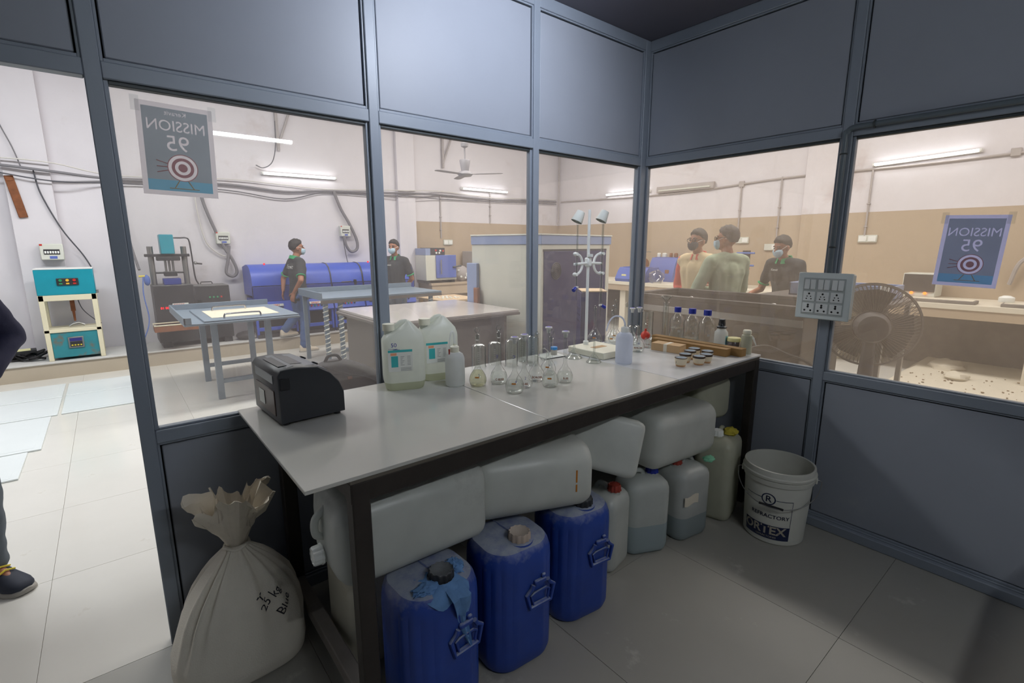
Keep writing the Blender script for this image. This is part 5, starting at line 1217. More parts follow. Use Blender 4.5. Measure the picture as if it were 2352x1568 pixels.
# --- big climatic chamber and speaker-like box
ch = thing('climate_chamber', 'tall white cabinet with navy back panel and fan grille beyond the burettes', 'cabinet', (.66, 1.72, 0), math.radians(10))
CW, CD, CHh = 1.40, 1.02, 1.62
MB().bx(0, CW, 0, CD, .06, CHh-.11, .006).build('body', 'chamber_white', ch); MB().bx(-.012, CW+.012, -.012, CD, CHh-.11, CHh-.015, .004).build('top_band', 'chamber_blue', ch); MB().bx(-.02, CW+.02, -.02, CD, CHh-.015, CHh, .003).build('top_sheet', 'wall_box', ch)
bpn = MB().bx(.04, CW-.10, -.01, 0, .1, CHh-.18, .003).build('back_panel', 'chamber_navy', ch)
MB().bx(.03, CW-.09, -.006, 0, CHh-.185, CHh-.16).build('panel_lip', 'black_paint', bpn, smooth=False)
for r in (.03, .05, .07, .09): MB().tube([(.25+r*math.cos(a), -.014, 1.23+r*math.sin(a)) for a in [2*PI*i/24 for i in range(24)]], .004, 5, True).build('fan_grille', 'black_paint', bpn)
MB().cyl((.25, -.008, 1.23), (.25, -.013, 1.23), .088, seg=24).build('fan_opening', 'machine_black', bpn)
MB().bx(-.05, 0, .9, CD+.04, .3, 1.3, .006).build('door_edge', 'chamber_blue', ch); MB().bx(-.075, -.03, .86, .93, .78, 1.02, .006).build('door_handle', 'rust', ch)
for x in (.06, CW-.06):
    for y in (.06, CD-.06): MB().cyl((x, y, 0), (x, y, .06), .025, seg=10).build('foot', 'black_rubber', ch)
sp = thing('vented_cabinet', 'low navy cabinet with perforated side and dusty board on top', 'cabinet', (.60, 1.08, 0), math.radians(-40))
MB().bx(0, .23, 0, .3, 0, 1.07, .005).build('body', 'chamber_navy', sp); MB().bx(-.004, .234, -.004, .304, 1.07, 1.08, .002).build('top_board', 'wood_light', sp); MB().bx(-.012, .0, .0, .3, .02, 1.06, .003).build('side_panel', 'chamber_navy', sp)
for i in range(4):
    for k in range(3): MB().cyl((-.0125, .08+.06*i, .78+.06*k), (-.0145, .08+.06*i, .78+.06*k), .007, seg=8).build('vent_hole', 'hole_black', sp)
# --- counter with oven at the far wall
fc = thing('far_counter', 'tan tiled counter along the far wall under the oven', 'counter', (0, 0, 0)); MB().bx(1.64, 5.2, 5.68, 6.2, .79, .83, .003).build('top', 'hall_tan', fc); MB().bx(1.66, 5.2, 5.70, 5.73, .62, .79).build('apron', 'hall_tan', fc, smooth=False)
for x in (1.72, 2.9, 4.2): MB().bx(x-.05, x+.05, 5.72, 6.2, 0, .79).build('support', 'hall_tan', fc, smooth=False)
ov = thing('lab_oven', 'grey laboratory oven with blue door on the far counter', 'oven', (1.9, 5.90, .83)); 
MB().bx(-.34, .3, -.18, .20, .05, .5, .006).build('case', 'chamber_white', ov); dr = MB().bx(-.14, .28, -.21, -.18, .09, .5, .006).build('door', 'instrument_blue', ov)
MB().cyl((-.06, -.24, .16), (-.06, -.24, .42), .01, seg=8).build('handle', 'chrome', dr); MB().tube([(.2, -.22, .28), (.3, -.25, .3), (.36, -.25, .3)], .014, 8).build('latch', 'black_paint', dr)
MB().bx(-.34, -.24, -.18, .2, .5, .62, .004).build('control_side', 'chamber_blue', ov); cq = MB().bx(-.24, .06, -.18, .2, .5, .63, .004).build('control_box', 'black_paint', ov)
for x, z, mt in ((-.13, .585, 'red'), (-.12, .54, 'white_plastic'), (-.06, .54, 'white_plastic'), (.02, .575, 'red'), (-.04, .58, 'white_plastic')): MB().box((x, -.183, z), (.035, .006, .03), .002).build('control_knob', mt, cq)
for x in (-.28, .24): MB().bx(x-.04, x+.04, -.15, .2, 0, .05, .003).build('foot', 'black_paint', ov)
m = MB(); m.sphere((0, 0, .14), (.16, .1, .15), 16, 10, lambda n: 1+.18*mnoise.noise(n*2.5)); o = m.build('dotted_bag', 'wall_pipe', None, (2.42, 5.88, .83)); tag(o, 'grey polka-dot bag beside the blue oven', 'bag')
for i in range(9):
    a = random.uniform(-2.4, -.7); z = random.uniform(.05, .22); MB().cyl((.155*math.cos(a), .1*math.sin(a)-.0, z), (.165*math.cos(a), .112*math.sin(a), z), .02, seg=10).build('dot', 'white_plastic', o)
gb = thing('grey_cabinet', 'tall grey box standing by the tall white cabinet on the far counter', 'cabinet', (2.78, 5.95, .83)); MB().bx(-.16, .16, -.15, .2, 0, .56, .006).build('body', 'wall_pipe', gb); MB().bx(-.13, .13, -.158, -.15, .04, .52, .003).build('door', 'wall_pipe', gb)
wt = thing('wooden_table', 'light wooden table scattered with white samples', 'table', (1.12, 4.3, 0)); MB().bx(-.34, .34, -.36, .36, .70, .73, .004).build('top', 'wood_light', wt)
for x in (-.29, .29):
    for y in (-.31, .31): MB().bx(x-.025, x+.025, y-.025, y+.025, 0, .70, .003).build('leg', 'wood_light', wt)
for i in range(14):
    o = MB().lathe([(.02, 0), (.022, .003), (.02, .012), (.012, .014)], 10).build('sample_puck', 'paper_label', None, (1.12-.18+.07*(i % 5)+random.uniform(-.015, .015), 4.3-.15+.12*(i//5)+random.uniform(-.02, .02), .73)); tag(o, 'small white sample puck on the light wooden table', 'sample', 'white sample pucks')
# --- ceiling fan
cf = thing('ceiling_fan', 'grey ceiling fan hanging in the hall, one blade to the right', 'fan', (1.285, 4.02, 0)); z0 = 2.49
MB().cyl((0, 0, z0+.2), (0, 0, 4.2), .011, seg=8).build('down_rod', 'fan_white', cf); MB().lathe([(.012, z0+.36), (.05, z0+.38), (.055, z0+.42), (.02, z0+.44)], 18).build('canopy_cup', 'fan_white', cf)
MB().lathe([(.03, z0-.03), (.09, z0-.02), (.11, z0+.005), (.10, z0+.03), (.055, z0+.05), (.06, z0+.09), (.08, z0+.19), (.075, z0+.2)], 24).build('motor', 'fan_white', cf)
for k in range(3):
    a = math.radians(-50+120*k); R_ = Matrix.Rotation(a, 4, 'Z'); m = MB(); m.M = R_
    m.loft([[(x, -wd, .004+z0), (x, wd, -.004+z0+.012), (x, wd, -.008+z0+.012), (x, -wd, 0+z0)] for x, wd in ((.09, .025), (.16, .05), (.36, .058), (.52, .05), (.55, .02))]); m.build('blade', 'fan_white', cf)
# --- stainless tank outside the right window
tk = thing('curing_tank', 'long stainless water tank with rim behind the right window', 'tank', (0, 0, 0)); X0, X1, Y0, Y1, TZ = .72, 1.45, -.80, .62, 1.095
MB().bx(X0, X0+.02, Y0, Y1, 0, TZ-.03).build('front_side', 'tank_steel', tk, smooth=False); MB().bx(X1-.02, X1, Y0, Y1, 0, TZ-.03).build('back_side', 'tank_steel', tk, smooth=False)
MB().bx(X0, X1, Y0, Y0+.02, 0, TZ-.03).build('end_side', 'tank_steel', tk, smooth=False); MB().bx(X0, X1, Y1-.02, Y1, 0, TZ-.03).build('end_side', 'tank_steel', tk, smooth=False)
for a in ((X0-.01, X0+.05, Y0-.01, Y1+.01), (X1-.05, X1+.01, Y0-.01, Y1+.01), (X0, X1, Y0-.01, Y0+.05), (X0, X1, Y1-.05, Y1+.01)): MB().bx(*a, TZ-.03, TZ, .003).build('rim', 'tank_steel', tk)
MB().bx(X0+.02, X1-.02, Y0+.02, Y1-.02, TZ-.10, TZ-.09).build('inner_tray', 'island_top', tk, smooth=False); MB().bx(X0-.012, X0, Y0, Y1, TZ-.14, TZ-.09, .002).build('rim_apron', 'steel', tk)
for y in (-.55, .1): MB().tube(spl([(X0+.12, y-.05, TZ-.09), (X0+.12, y-.03, TZ-.03), (X0+.12, y, TZ-.01), (X0+.12, y+.03, TZ-.03), (X0+.12, y+.05, TZ-.09)]), .007, 6).build('lift_handle', 'steel', tk)
# --- glass-topped table with blue tray by the person in the polo
gt = thing('tray_bench', 'flat grey bench with blue tray in front of the person in polo', 'table', (0, 0, 0)); MB().bx(1.95, 2.75, -.98, .12, 1.0, 1.035, .004).build('top', 'stainless', gt)
for x in (2.0, 2.7):
    for y in (-.93, .07): MB().bx(x-.02, x+.02, y-.02, y+.02, 0, 1.0, .003).build('leg', 'steel', gt)
o = thing('plastic_crate', 'pale blue plastic crate behind the switchboard', 'crate', (2.42, -.50, 1.035)); MB().bx(-.2, .2, -.4, .4, 0, .012).build('floor', 'chamber_blue', o, smooth=False)
for a in ((-.2, -.185, -.4, .4), (.185, .2, -.4, .4), (-.2, .2, -.4, -.385), (-.2, .2, .385, .4)): MB().bx(*a, .0, .12, .003).build('side', 'chamber_blue', o)
for y in (-.36, -.1): MB().bx(-.22, -.2, y-.03, y+.03, .0, .13, .003).build('corner_clip', 'white_plastic', o)
# --- counter along the right hall wall
rc = thing('wall_counter', 'dusty tan stone counter along the right hall wall', 'counter', (0, 0, 0)); MB().bx(4.35, 5.3, -3.6, 5.2, .80, .86, .004).build('top', 'board_dusty', rc); MB().bx(4.36, 4.40, -3.6, 5.2, .70, .80).build('apron', 'hall_tan', rc, smooth=False); MB().bx(5.24, 5.295, -3.6, 5.2, 0, .80).build('dark_back_sheet', 'dusty_steel', rc, smooth=False)  # grey back sheet paints the shade below the counter top into its colour
for y in (-2.9, -1.66, .2, 1.9, 3.6): MB().bx(4.42, 5.24, y-.06, y+.06, 0, .80).build('support', 'board_dusty', rc, smooth=False)
def instr(label, y, wd, hh, knob, x=4.62):
    t = thing('lab_instrument', label, 'instrument', (x, y, .86), 0, 'blue instruments on the wall counter'); prof = [(-.18, 0), (-.2, .05), (-.12, hh*.75), (-.06, hh), (.25, hh), (.27, 0)]
    MB().loft([[(a, s, b) for a, b in prof] for s in (-wd/2, wd/2)]).build('case', 'instrument_blue', t)
    MB().box((-.165, -wd*.25, hh*.42), (.012, .08, .07), .003).build('dial_plate', knob, t); MB().box((-.165, wd*.22, hh*.42), (.012, .1, .05), .003).build('display', 'lid_yellow', t); MB().box((.05, 0, hh+.005), (.2, wd*.8, .01), .003).build('lid', 'instrument_blue', t); return t
instr('low blue instrument with amber dial nearest the corner post', 3.42, .62, .25, 'amber', 4.54); instr('upper blue instrument standing behind the low one', 3.12, .52, .42, 'rust', 5.02)
for i, (y, r, mt) in enumerate(((3.3, .035, 'paper_label'), (3.18, .045, 'paper_label'), (3.05, .03, 'rust'), (2.95, .035, 'rust'))): o = MB().lathe([(r*.9, 0), (r, .01), (r, .06), (r*.6, .075)], 12).build('small_pot', mt, None, (5.05, y, 1.29)); tag(o, ['small white pot nearest the post on the upper instrument', 'larger white pot on the upper instrument', 'first brown pot on the upper instrument', 'second brown pot beside the vest-wearing person'][i], 'pot', 'pots on the instrument')
m = MB(); m.sphere((0, 0, .1), (.12, .14, .12), 14, 9, lambda n: 1+.3*mnoise.noise(n*2.2)); o = m.build('clear_bag', 'glass_frost', None, (4.46, 2.93, .86)); tag(o, 'crumpled clear bag beside the blue instruments', 'bag')
rs = thing('retort_stand', 'thin retort stand with ring behind the blue instruments', 'stand', (5.12, 3.78, .86)); MB().bx(-.06, .06, -.1, .1, 0, .02, .003).build('base', 'black_paint', rs); MB().cyl((0, 0, .02), (0, 0, .62), .007, seg=8).build('rod', 'steel', rs); MB().cyl((0, -.25, .52), (0, .25, .52), .006, seg=6).build('cross_bar', 'steel', rs); MB().cyl((-.02, -.12, .3), (.0, -.12, .3), .1, seg=20).build('disc', 'rust', rs)
bt = thing('plastic_pail', 'white pail with red lid behind the green-sweater person', 'pail', (4.62, 1.55, .86)); MB().lathe([(.1, 0), (.12, .28)], 20).build('body', 'white_plastic', bt); MB().lathe([(.125, .28), (.125, .3), (.11, .305)], 20).build('lid', 'red', bt)
pb = thing('pipette_rack', 'dark rack with blue clips behind the person in polo', 'rack', (4.9, 1.62, .86)); MB().bx(-.03, .03, -.05, .05, 0, .56, .004).build('upright', 'machine_black', pb)
for z in (.33, .52): MB().cyl((-.03, -.14, z), (-.03, .14, z), .014, seg=8).build('clip_bar', 'wire_blue', pb)
tv = thing('toaster_oven', 'dark glass-fronted small oven with two glowing lamps on the wall counter', 'oven', (4.98, -.56, .86), 0); MB().bx(-.14, .2, -.165, .165, .02, .30, .006).build('case', 'wall_box', tv); MB().bx(-.152, -.14, -.155, .155, .08, .29, .003).build('glass_door', 'oven_glass', tv)
for y in (-.07, .06): MB().cyl((-.154, y, .065), (-.16, y, .065), .018, seg=10).build('lamp', 'led_orange', tv)
for y in (-.13, .13): MB().cyl((0, y, 0), (0, y, .02), .015, seg=8).build('foot', 'black_rubber', tv)
for i, (y0, y1, x, lb) in enumerate(((-.55, -1.15, 4.5, 'dusty metal bars lying on the wall counter below the oven'), (-1.35, -1.95, 4.5, 'flat dusty tray on the wall counter by the picture edge'))):
    o = MB().bx(-.12, .12, -abs(y1-y0)/2, abs(y1-y0)/2, 0, .035, .004).build('metal_tray', 'dusty_steel', None, (x, (y0+y1)/2, .86)); tag(o, lb, 'tray', 'trays on the wall counter'); MB().bx(-.1, .1, -abs(y1-y0)/2+.02, abs(y1-y0)/2-.02, .035, .04).build('contents', 'board_dusty', o, smooth=False)
o = MB().lathe([(.06, 0), (.065, .01), (.065, .05), (.05, .06)], 16).build('white_dish', 'white_plastic', None, (4.55, -1.37, .90)); tag(o, 'white dish on the tray by the picture edge', 'dish'); MB().lathe([(.045, .06), (.03, .07)], 16).build('cover', 'white_plastic', o)
o = MB().bx(-.06, .06, -.12, .12, 0, .06, .003).build('paper_carton', 'paper_label', None, (4.72, -1.72, .90)); tag(o, 'small white carton with red print on the wall counter', 'box'); MB().box((-.061, .04, .03), (.002, .05, .02)).build('print', 'red', o, smooth=False)
cable('grey hose curving off the wall by the picture edge', 'rubber_hose', [(5.25, -1.30, 1.05), (5.2, -1.36, 1.3), (5.2, -1.5, 1.4), (5.22, -1.8, 1.44)], .022, 'wall_pipe', 'hose')
# --- pedestal fan seen from behind
pf = thing('pedestal_fan', 'dusty pedestal fan seen from behind through the right window', 'fan', (.42, -1.255, 0), math.radians(-70)); fz = 1.055
MB().lathe([(.17, 0), (.17, .02), (.05, .04), (.03, .06)], 24).build('base', 'fan_grey', pf); MB().cyl((0, 0, .04), (0, 0, .7), .018, seg=10).build('pole', 'fan_grey', pf); MB().loft([rrect(.07, .05, .02, 0, 0, .62, 4), rrect(.075, .055, .02, 0, 0, .75, 4), rrect(.055, .05, .02, 0, 0, fz-.07, 4)]).build('neck', 'fan_grey', pf)
m = MB(); m.lathe([(.03, -.11), (.07, -.09), (.085, -.04), (.085, .02), (.06, .05)], 22); mo = m.build('motor', 'fan_grey', pf, (0, 0, fz)); mo.rotation_euler = (-PI/2, 0, 0)
RF = .235
m = MB()
for k in range(72):
    a = 2*PI*k/72; P = [(.06*math.cos(a), .0, .06*math.sin(a)), (RF*.8*math.cos(a+.15), .03, RF*.8*math.sin(a+.15)), (RF*math.cos(a+.2), .075, RF*math.sin(a+.2)), (RF*.8*math.cos(a+.15), .13, RF*.8*math.sin(a+.15)), (.05*math.cos(a), .15, .05*math.sin(a))]; m.tube(P, .0019, 4)
cg = m.build('cage_wires', 'fan_cage', pf, (0, 0, fz), smooth=False); cg['kind'] = 'stuff'
for r, y in ((RF, .075), (RF*.97, .06), (.09, .005)): MB().tube([(r*math.cos(2*PI*i/40), y, r*math.sin(2*PI*i/40)) for i in range(40)], .004, 6, True).build('cage_ring', 'fan_cage', pf, (0, 0, fz))
for k in range(3):
    m = MB(); m.M = Matrix.Rotation(2*PI*k/3+.4, 4, 'Y'); vs = []
    m.loft([[(r*math.cos(a), .07+dy+(a*.06), r*math.sin(a)) for a in (-.6, -.2, .25, .75)]+[(r*math.cos(a), .067+dy+(a*.06), r*math.sin(a)) for a in (.75, .25, -.2, -.6)] for r, dy in ((.04, 0), (.1, .0), (.17, .0), (.205, .002))]); m.build('blade', 'fan_blade', pf, (0, 0, fz))
MB().box((.05, -.06, fz-.02), (.012, .03, .04), .003).build('vent', 'black_rubber', pf)
cable('dark cable slung low outside the right window beside the fan', 'floor_cable', [(.5, -.35, .5), (.5, -.52, .76), (.5, -.66, .84), (.5, -.8, .81), (.5, -.96, .76), (.5, -1.06, .6), (.55, -1.12, .02)], .011, 'cable_black')
# --- debris chips on the floor beyond the right window
m = MB(); rr = random.Random(3)
for i in range(420):
    x, y = rr.uniform(1.6, 4.6), rr.uniform(-3.0, -.7); s = rr.uniform(.005, .022); m.box((x, y, .009+.085*max(0, (x-3.3)/1.6)**1.5+s*.24), (s, s*rr.uniform(.3, .9), s*.45), 0, rr.uniform(0, 6))
o = m.build('chip_litter', 'debris', None, smooth=False); tag(o, 'brown chips and grit littering the dusty floor beyond the right window', 'debris', None, 'stuff')
m = MB(); NX, NY = 36, 26
m.add([(1.5+3.7*i/NX, -3.1+2.5*k/NY, .001+(0 if k in (0, NY) or i == 0 else .004+.085*max(0, min(1, (1.5+3.7*i/NX-3.3)/1.6))**1.5+.012*max(0, mnoise.noise(Vector((i*.5, k*.5, 1)))))) for i in range(NX+1) for k in range(NY+1)], [(i*(NY+1)+k, (i+1)*(NY+1)+k, (i+1)*(NY+1)+k+1, i*(NY+1)+k+1) for i in range(NX) for k in range(NY)])
o = m.build('dust_layer', 'board_dusty', None); tag(o, 'pale dust layer spread on the floor beyond the right window', 'dust', None, 'stuff')
for i, (x, y, s) in enumerate(((4.75, -.95, .2), (4.3, -1.12, .13))):
    m = MB(); m.sphere((0, 0, s*.25), (s, s*.8, s*.4), 14, 8, lambda n: 1+.35*mnoise.noise(n*2+Vector((i, 0, 0)))); o = m.build('rubble_heap', 'board_dusty', None, (x, y, .04)); tag(o, ['larger pale rubble lump at the foot of the counter', 'smaller pale rubble lump before the larger one'][i], 'rubble')
# --- black pile on the plinth at the picture edge
pile = thing('cable_pile', 'heap of black cables on the plinth beside the teal tester', 'cables', (-3.82, 5.83, PZ))
for k in range(6):
    rr = random.Random(k); MB().tube(spl([(-.3+.12*i+rr.uniform(-.03, .03), rr.uniform(-.18, .18), .012+rr.uniform(0, .07)) for i in range(6)]), .014, 6).build('cable', 'cable_black', pile)
bo = MB().bx(-.13, .13, -.09, .09, 0, .03, .003).build('book', 'cable_black', None, (-3.72, 5.80, PZ+.095), (0, 0, .1)); tag(bo, 'dark book with pale cover on the cable heap', 'book'); MB().bx(-.12, .08, -.08, .08, .03, .032).build('cover', 'lid_yellow', bo, smooth=False)
# --- unseen cabinet added by the right wall to cast the corner shadow
bx = thing('shadow_cabinet', 'grey cabinet added by the right wall to cast a shadow, out of view', 'cabinet', (-.95, -2.86, 0)); MB().bx(-.62, .62, -.28, .30, 0, 1.25, .006).build('body', 'panel', bx); MB().bx(-.61, -.005, .30, .312, .03, 1.22, .003).build('door', 'frame', bx); MB().bx(.005, .61, .30, .312, .03, 1.22, .003).build('door', 'frame', bx)
# ================================================================== PEOPLE
def hand(mb, wrist, d, n, k=1.0, curl=.35, left=False):
    """palm and five fingers; d points to the fingertips, n out of the palm"""
    w0 = Vector(wrist); d = Vector(d).normalized(); n = Vector(n); n = (n-d*n.dot(d)).normalized(); s = d.cross(n)*(1 if left else -1)
    for t in (-.026, -.009, .009, .026): mb.capsule(w0+d*.012*k+s*t*.6*k, .013*k, w0+d*.082*k+s*t*k, .0125*k, 8)
    for i, (t, L) in enumerate(((-.029, .058), (-.0095, .07), (.0095, .076), (.029, .068))):
        p = w0+d*.085*k+s*t*k; dd = d+s*t*3.5; a = curl*.5
        for seg in range(3):
            q = dd*math.cos(a)+n*math.sin(a); q.normalize(); e = p+q*L*k*(.42, .33, .25)[seg]; mb.capsule(p, (.0095-.0008*seg)*k, e, (.0088-.0008*seg)*k, 8); p = e; a += curl
    p = w0+d*.025*k+s*.028*k
    for seg, (L, ang) in enumerate(((.035, .9), (.03, .55), (.024, .4))):
        q = (d*math.cos(ang)+s*math.sin(ang)+n*.25).normalized(); e = p+q*L*k; mb.capsule(p, (.0125-.0015*seg)*k, e, (.011-.0015*seg)*k, 8); p = e
def folds(o, amp, a, b):
    vs = o.data.vertices; new = []
    for v in vs: new.append((v.co.copy(), v.normal.copy()))
    flat = []
    for c, n in new: flat.extend(c+n*amp*mnoise.noise(Vector((c.x*a, c.y*a, c.z*b))))
    vs.foreach_set('co', flat); o.data.update()
def person(label, loc, rz, Hh, J, cl, head_yaw=0.0, head_pitch=0.0, mask='mask_blue', hair='hair', group='people in the hall', glasses=False, vox=.0085):
    """J overrides joints (in fractions of the height, x right, y forward, z up); cl: shirt, sleeve length, trousers, shoes..."""
    k = Hh; t = thing('person', label, 'person', loc, rz, group)
    j = dict(pel=(0, 0, .53), sp=(0, .0, .63), ch=(0, .0, .745), nk=(0, -.005, .835), nh=(0, .01, .872), shR=(.108, 0, .80), shL=(-.108, 0, .80), elR=(.135, -.02, .62), elL=(-.135, -.02, .62), wrR=(.14, .05, .485), wrL=(-.14, .05, .485), hdR=(0, .2, -1), hdL=(0, .2, -1), pnR=(-1, 0, 0), pnL=(1, 0, 0), hpR=(.052, 0, .515), hpL=(-.052, 0, .515), knR=(.058, .012, .285), knL=(-.058, .012, .285), anR=(.06, -.01, .05), anL=(-.06, -.01, .05), ftR=(.02, 1, 0), ftL=(-.02, 1, 0))
    j.update(J); V = {a: Vector(b)*(1 if a[:2] in ('hd', 'pn', 'ft') else k) for a, b in j.items()}
    b = MB()
    def trunk(m, g):
        for s in (-1, 1):
            m.capsule(V['pel']+Vector((s*.045*k, 0, 0)), (.058+g)*k, V['sp']+Vector((s*.035*k, 0, 0)), (.05+g)*k); m.capsule(V['sp']+Vector((s*.035*k, 0, 0)), (.05+g)*k, V['ch']+Vector((s*.05*k, 0, 0)), (.058+g)*k)
            m.capsule(V['ch']+Vector((s*.05*k, 0, 0)), (.056+g)*k, V['shR' if s > 0 else 'shL']*.8+V['nk']*.2, (.036+g)*k); m.capsule(V['nk']+Vector((0, 0, -.012*k)), (.036+g)*k, V['shR' if s > 0 else 'shL'], (.033+g)*k)
        m.capsule(V['pel'], (.062+g)*k, V['ch'], (.066+g)*k)
    trunk(b, -.004)
    b.capsule(V['nk'], .034*k, V['nh'], .031*k)
    for s in 'RL':
        b.capsule(V['sh'+s], .034*k, V['el'+s], .0235*k); b.capsule(V['el'+s], .0235*k, V['wr'+s], .0155*k)
        b.capsule(V['hp'+s], .052*k, V['kn'+s], .033*k); b.capsule(V['kn'+s], .033*k, V['an'+s], .02*k); b.capsule(V['an'+s], .02*k, V['an'+s]+V['ft'+s].normalized()*.06*k-Vector((0, 0, .02*k)), .014*k)
        hand(b, V['wr'+s], V['hd'+s], V['pn'+s], k/1.7, cl.get('curl', .3), s == 'L')
    HM = Matrix.Translation(V['nh']+Vector((0, .004*k, .058*k))) @ Matrix.Rotation(head_yaw, 4, 'Z') @ Matrix.Rotation(head_pitch, 4, 'X')
    b.M = HM; r = .0625*k   # half head height
    b.sphere((0, -.004*k, .012*k), (.0445*k, .055*k, .055*k), 20, 14); b.sphere((0, .012*k, -.018*k), (.037*k, .043*k, .047*k), 18, 12); b.sphere((0, .03*k, -.047*k), (.021*k, .021*k, .015*k), 12, 8)
    b.capsule((0, .056*k, .006*k), .0055*k, (0, .067*k, -.013*k), .0085*k, 8); b.sphere((0, .052*k, -.033*k), (.015*k, .009*k, .007*k), 10, 6)
    for s in (-1, 1): b.sphere((s*.045*k, .0, -.005*k), (.007*k, .014*k, .02*k), 10, 7); b.sphere((s*.018*k, .047*k, .017*k), (.015*k, .008*k, .006*k), 8, 6)
    body = b.build('body', 'skin', t); remesh(body, vox, 3)
    for s in (-1, 1):
        e = MB(); e.M = HM; e.sphere((s*.0185*k, .0515*k, .004*k), (.0075*k, .004*k, .0042*k), 10, 6); e.build('eye', 'eye_dark', t)
        e = MB(); e.M = HM; e.tube([(s*.008*k, .0535*k, .0175*k), (s*.019*k, .0525*k, .0205*k), (s*.031*k, .045*k, .017*k)], .0026*k, 5); e.build('eyebrow', hair, t)
    # hair: stands proud of the skull over crown, back and temples, dips below the skin elsewhere
    m = MB(); m.M = HM
    def hf(n):
        f = max(0, min(1, (n.y+.35)/.75)); line = -.62*(1-f)+(.46-.34*abs(n.x)**2)*f+.10*mnoise.noise(n*7)+.05*mnoise.noise(n*19)
        g = max(0, min(1, (n.z-line)*4.5)); return .86+g*(.20+.07*mnoise.noise(n*6)+.06*mnoise.noise(n*17)+.13*max(0, n.z)**.7+.05*max(0, n.y)*max(0, n.z))
    m.sphere((0, -.005*k, .012*k), (.0465*k, .058*k, .058*k), 40, 28, hf); m.build('hair', hair, t)
    if mask:
        m = MB(); m.M = HM
        def mf(n):
            a = n.y-.42; g = max(0, min(1, a*5))*max(0, min(1, (.42-n.z)*6))*max(0, min(1, (n.z+.97)*6)); return .80+g*(.30+.02*math.sin(n.z*18))
        m.sphere((0, .016*k, -.022*k), (.042*k, .052*k, .046*k), 36, 24, mf); mk = m.build('face_mask', mask, t)
        for s in (-1, 1): q = MB(); q.M = HM; q.tube([(s*.033*k, .042*k, -.006*k), (s*.047*k, .008*k, .008*k), (s*.05*k, -.008*k, .002*k)], .0014*k, 5); q.build('ear_loop', 'white_plastic', mk)
    if glasses:
        m = MB(); m.M = HM
        for s in (-1, 1):
            m.tube([(s*.02*k+.014*k*math.cos(a), .061*k, .004*k+.011*k*math.sin(a)) for a in [2*PI*i/16 for i in range(16)]], .0016*k, 5, True); m.tube([(s*.034*k, .06*k, .007*k), (s*.047*k, .03*k, .01*k), (s*.049*k, -.004*k, .008*k)], .0016*k, 5)
        m.tube([(-.006*k, .063*k, .006*k), (.006*k, .063*k, .006*k)], .0015*k, 5); m.build('eyeglasses', 'black_rubber', t)
    # clothes
    sh = MB(); g = .0075; trunk(sh, g)
    for s in 'RL':
        sl = cl.get('sleeve', 1.0); e = V['sh'+s].lerp(V['el'+s], min(1, sl)); sh.capsule(V['sh'+s], (.036+g)*k, e, (.03+g*.6)*k)
        if sl > 1: sh.capsule(V['el'+s], (.028+g*.6)*k, V['el'+s].lerp(V['wr'+s], sl-1), (.021+g*.4)*k)
    for s in (-1, 1): sh.capsule(V['pel']+Vector((s*.04*k, 0, .0)), (.062+g)*k, V['pel']+Vector((s*.04*k, 0, -.035*k)), (.064+g)*k)
    so = sh.build('shirt', cl['shirt'], t); remesh(so, .011, 5)
    folds(so, .006, 9, 16)
    if cl.get('vest'):
        ve = MB(); trunk(ve, g+.004); vo = ve.build('vest', cl['vest'], t); remesh(vo, .012, 4)
    cm = cl.get('collar')
    if cm:
        c0 = V['nk']+Vector((0, .0, .018*k)); m = MB(); secs = []
        for i in range(25):
            a = -PI/2+.28+(2*PI-.56)*i/24; a += PI; dx, dy = math.cos(a), math.sin(a); fr = .5+.5*dy
            secs.append([(c0.x+dx*.05*k, c0.y+dy*.05*k, c0.z+.0*k-.022*k*fr), (c0.x+dx*.044*k, c0.y+dy*.044*k, c0.z+.016*k-.022*k*fr), (c0.x+dx*.04*k, c0.y+dy*.04*k, c0.z+.012*k-.022*k*fr), (c0.x+dx*.058*k, c0.y+dy*.056*k, c0.z-.012*k-.03*k*fr)])
        m.loft(secs, True); m.build('collar', cm, t, ang=60)
    if cl.get('cuff'):
        for s in 'RL':
            e = V['sh'+s].lerp(V['el'+s], min(1, cl['sleeve'])); d = (V['el'+s]-V['sh'+s]).normalized(); a = d.orthogonal().normalized(); c = d.cross(a); m = MB(); m.tube([e+d*.026*k+(a*math.cos(2*PI*i/20)+c*math.sin(2*PI*i/20))*.0335*k for i in range(20)], .0065*k, 6, True); m.build('sleeve_cuff', cl['cuff'], t)
    tr = MB()
    for s in 'RL':
        tr.capsule(V['hp'+s], (.06+g*.4)*k, V['kn'+s], (.042+g*.4)*k); tr.capsule(V['kn'+s], (.042+g*.4)*k, V['an'+s]+Vector((0, 0, .012*k)), (.034+g*.4)*k)
    tr.capsule(V['pel']+Vector((-.04*k, 0, 0)), .062*k, V['pel']+Vector((.04*k, 0, 0)), .062*k)
    to = tr.build('trousers', cl['trousers'], t); remesh(to, .011, 4)
    folds(to, .007, 10, 22)
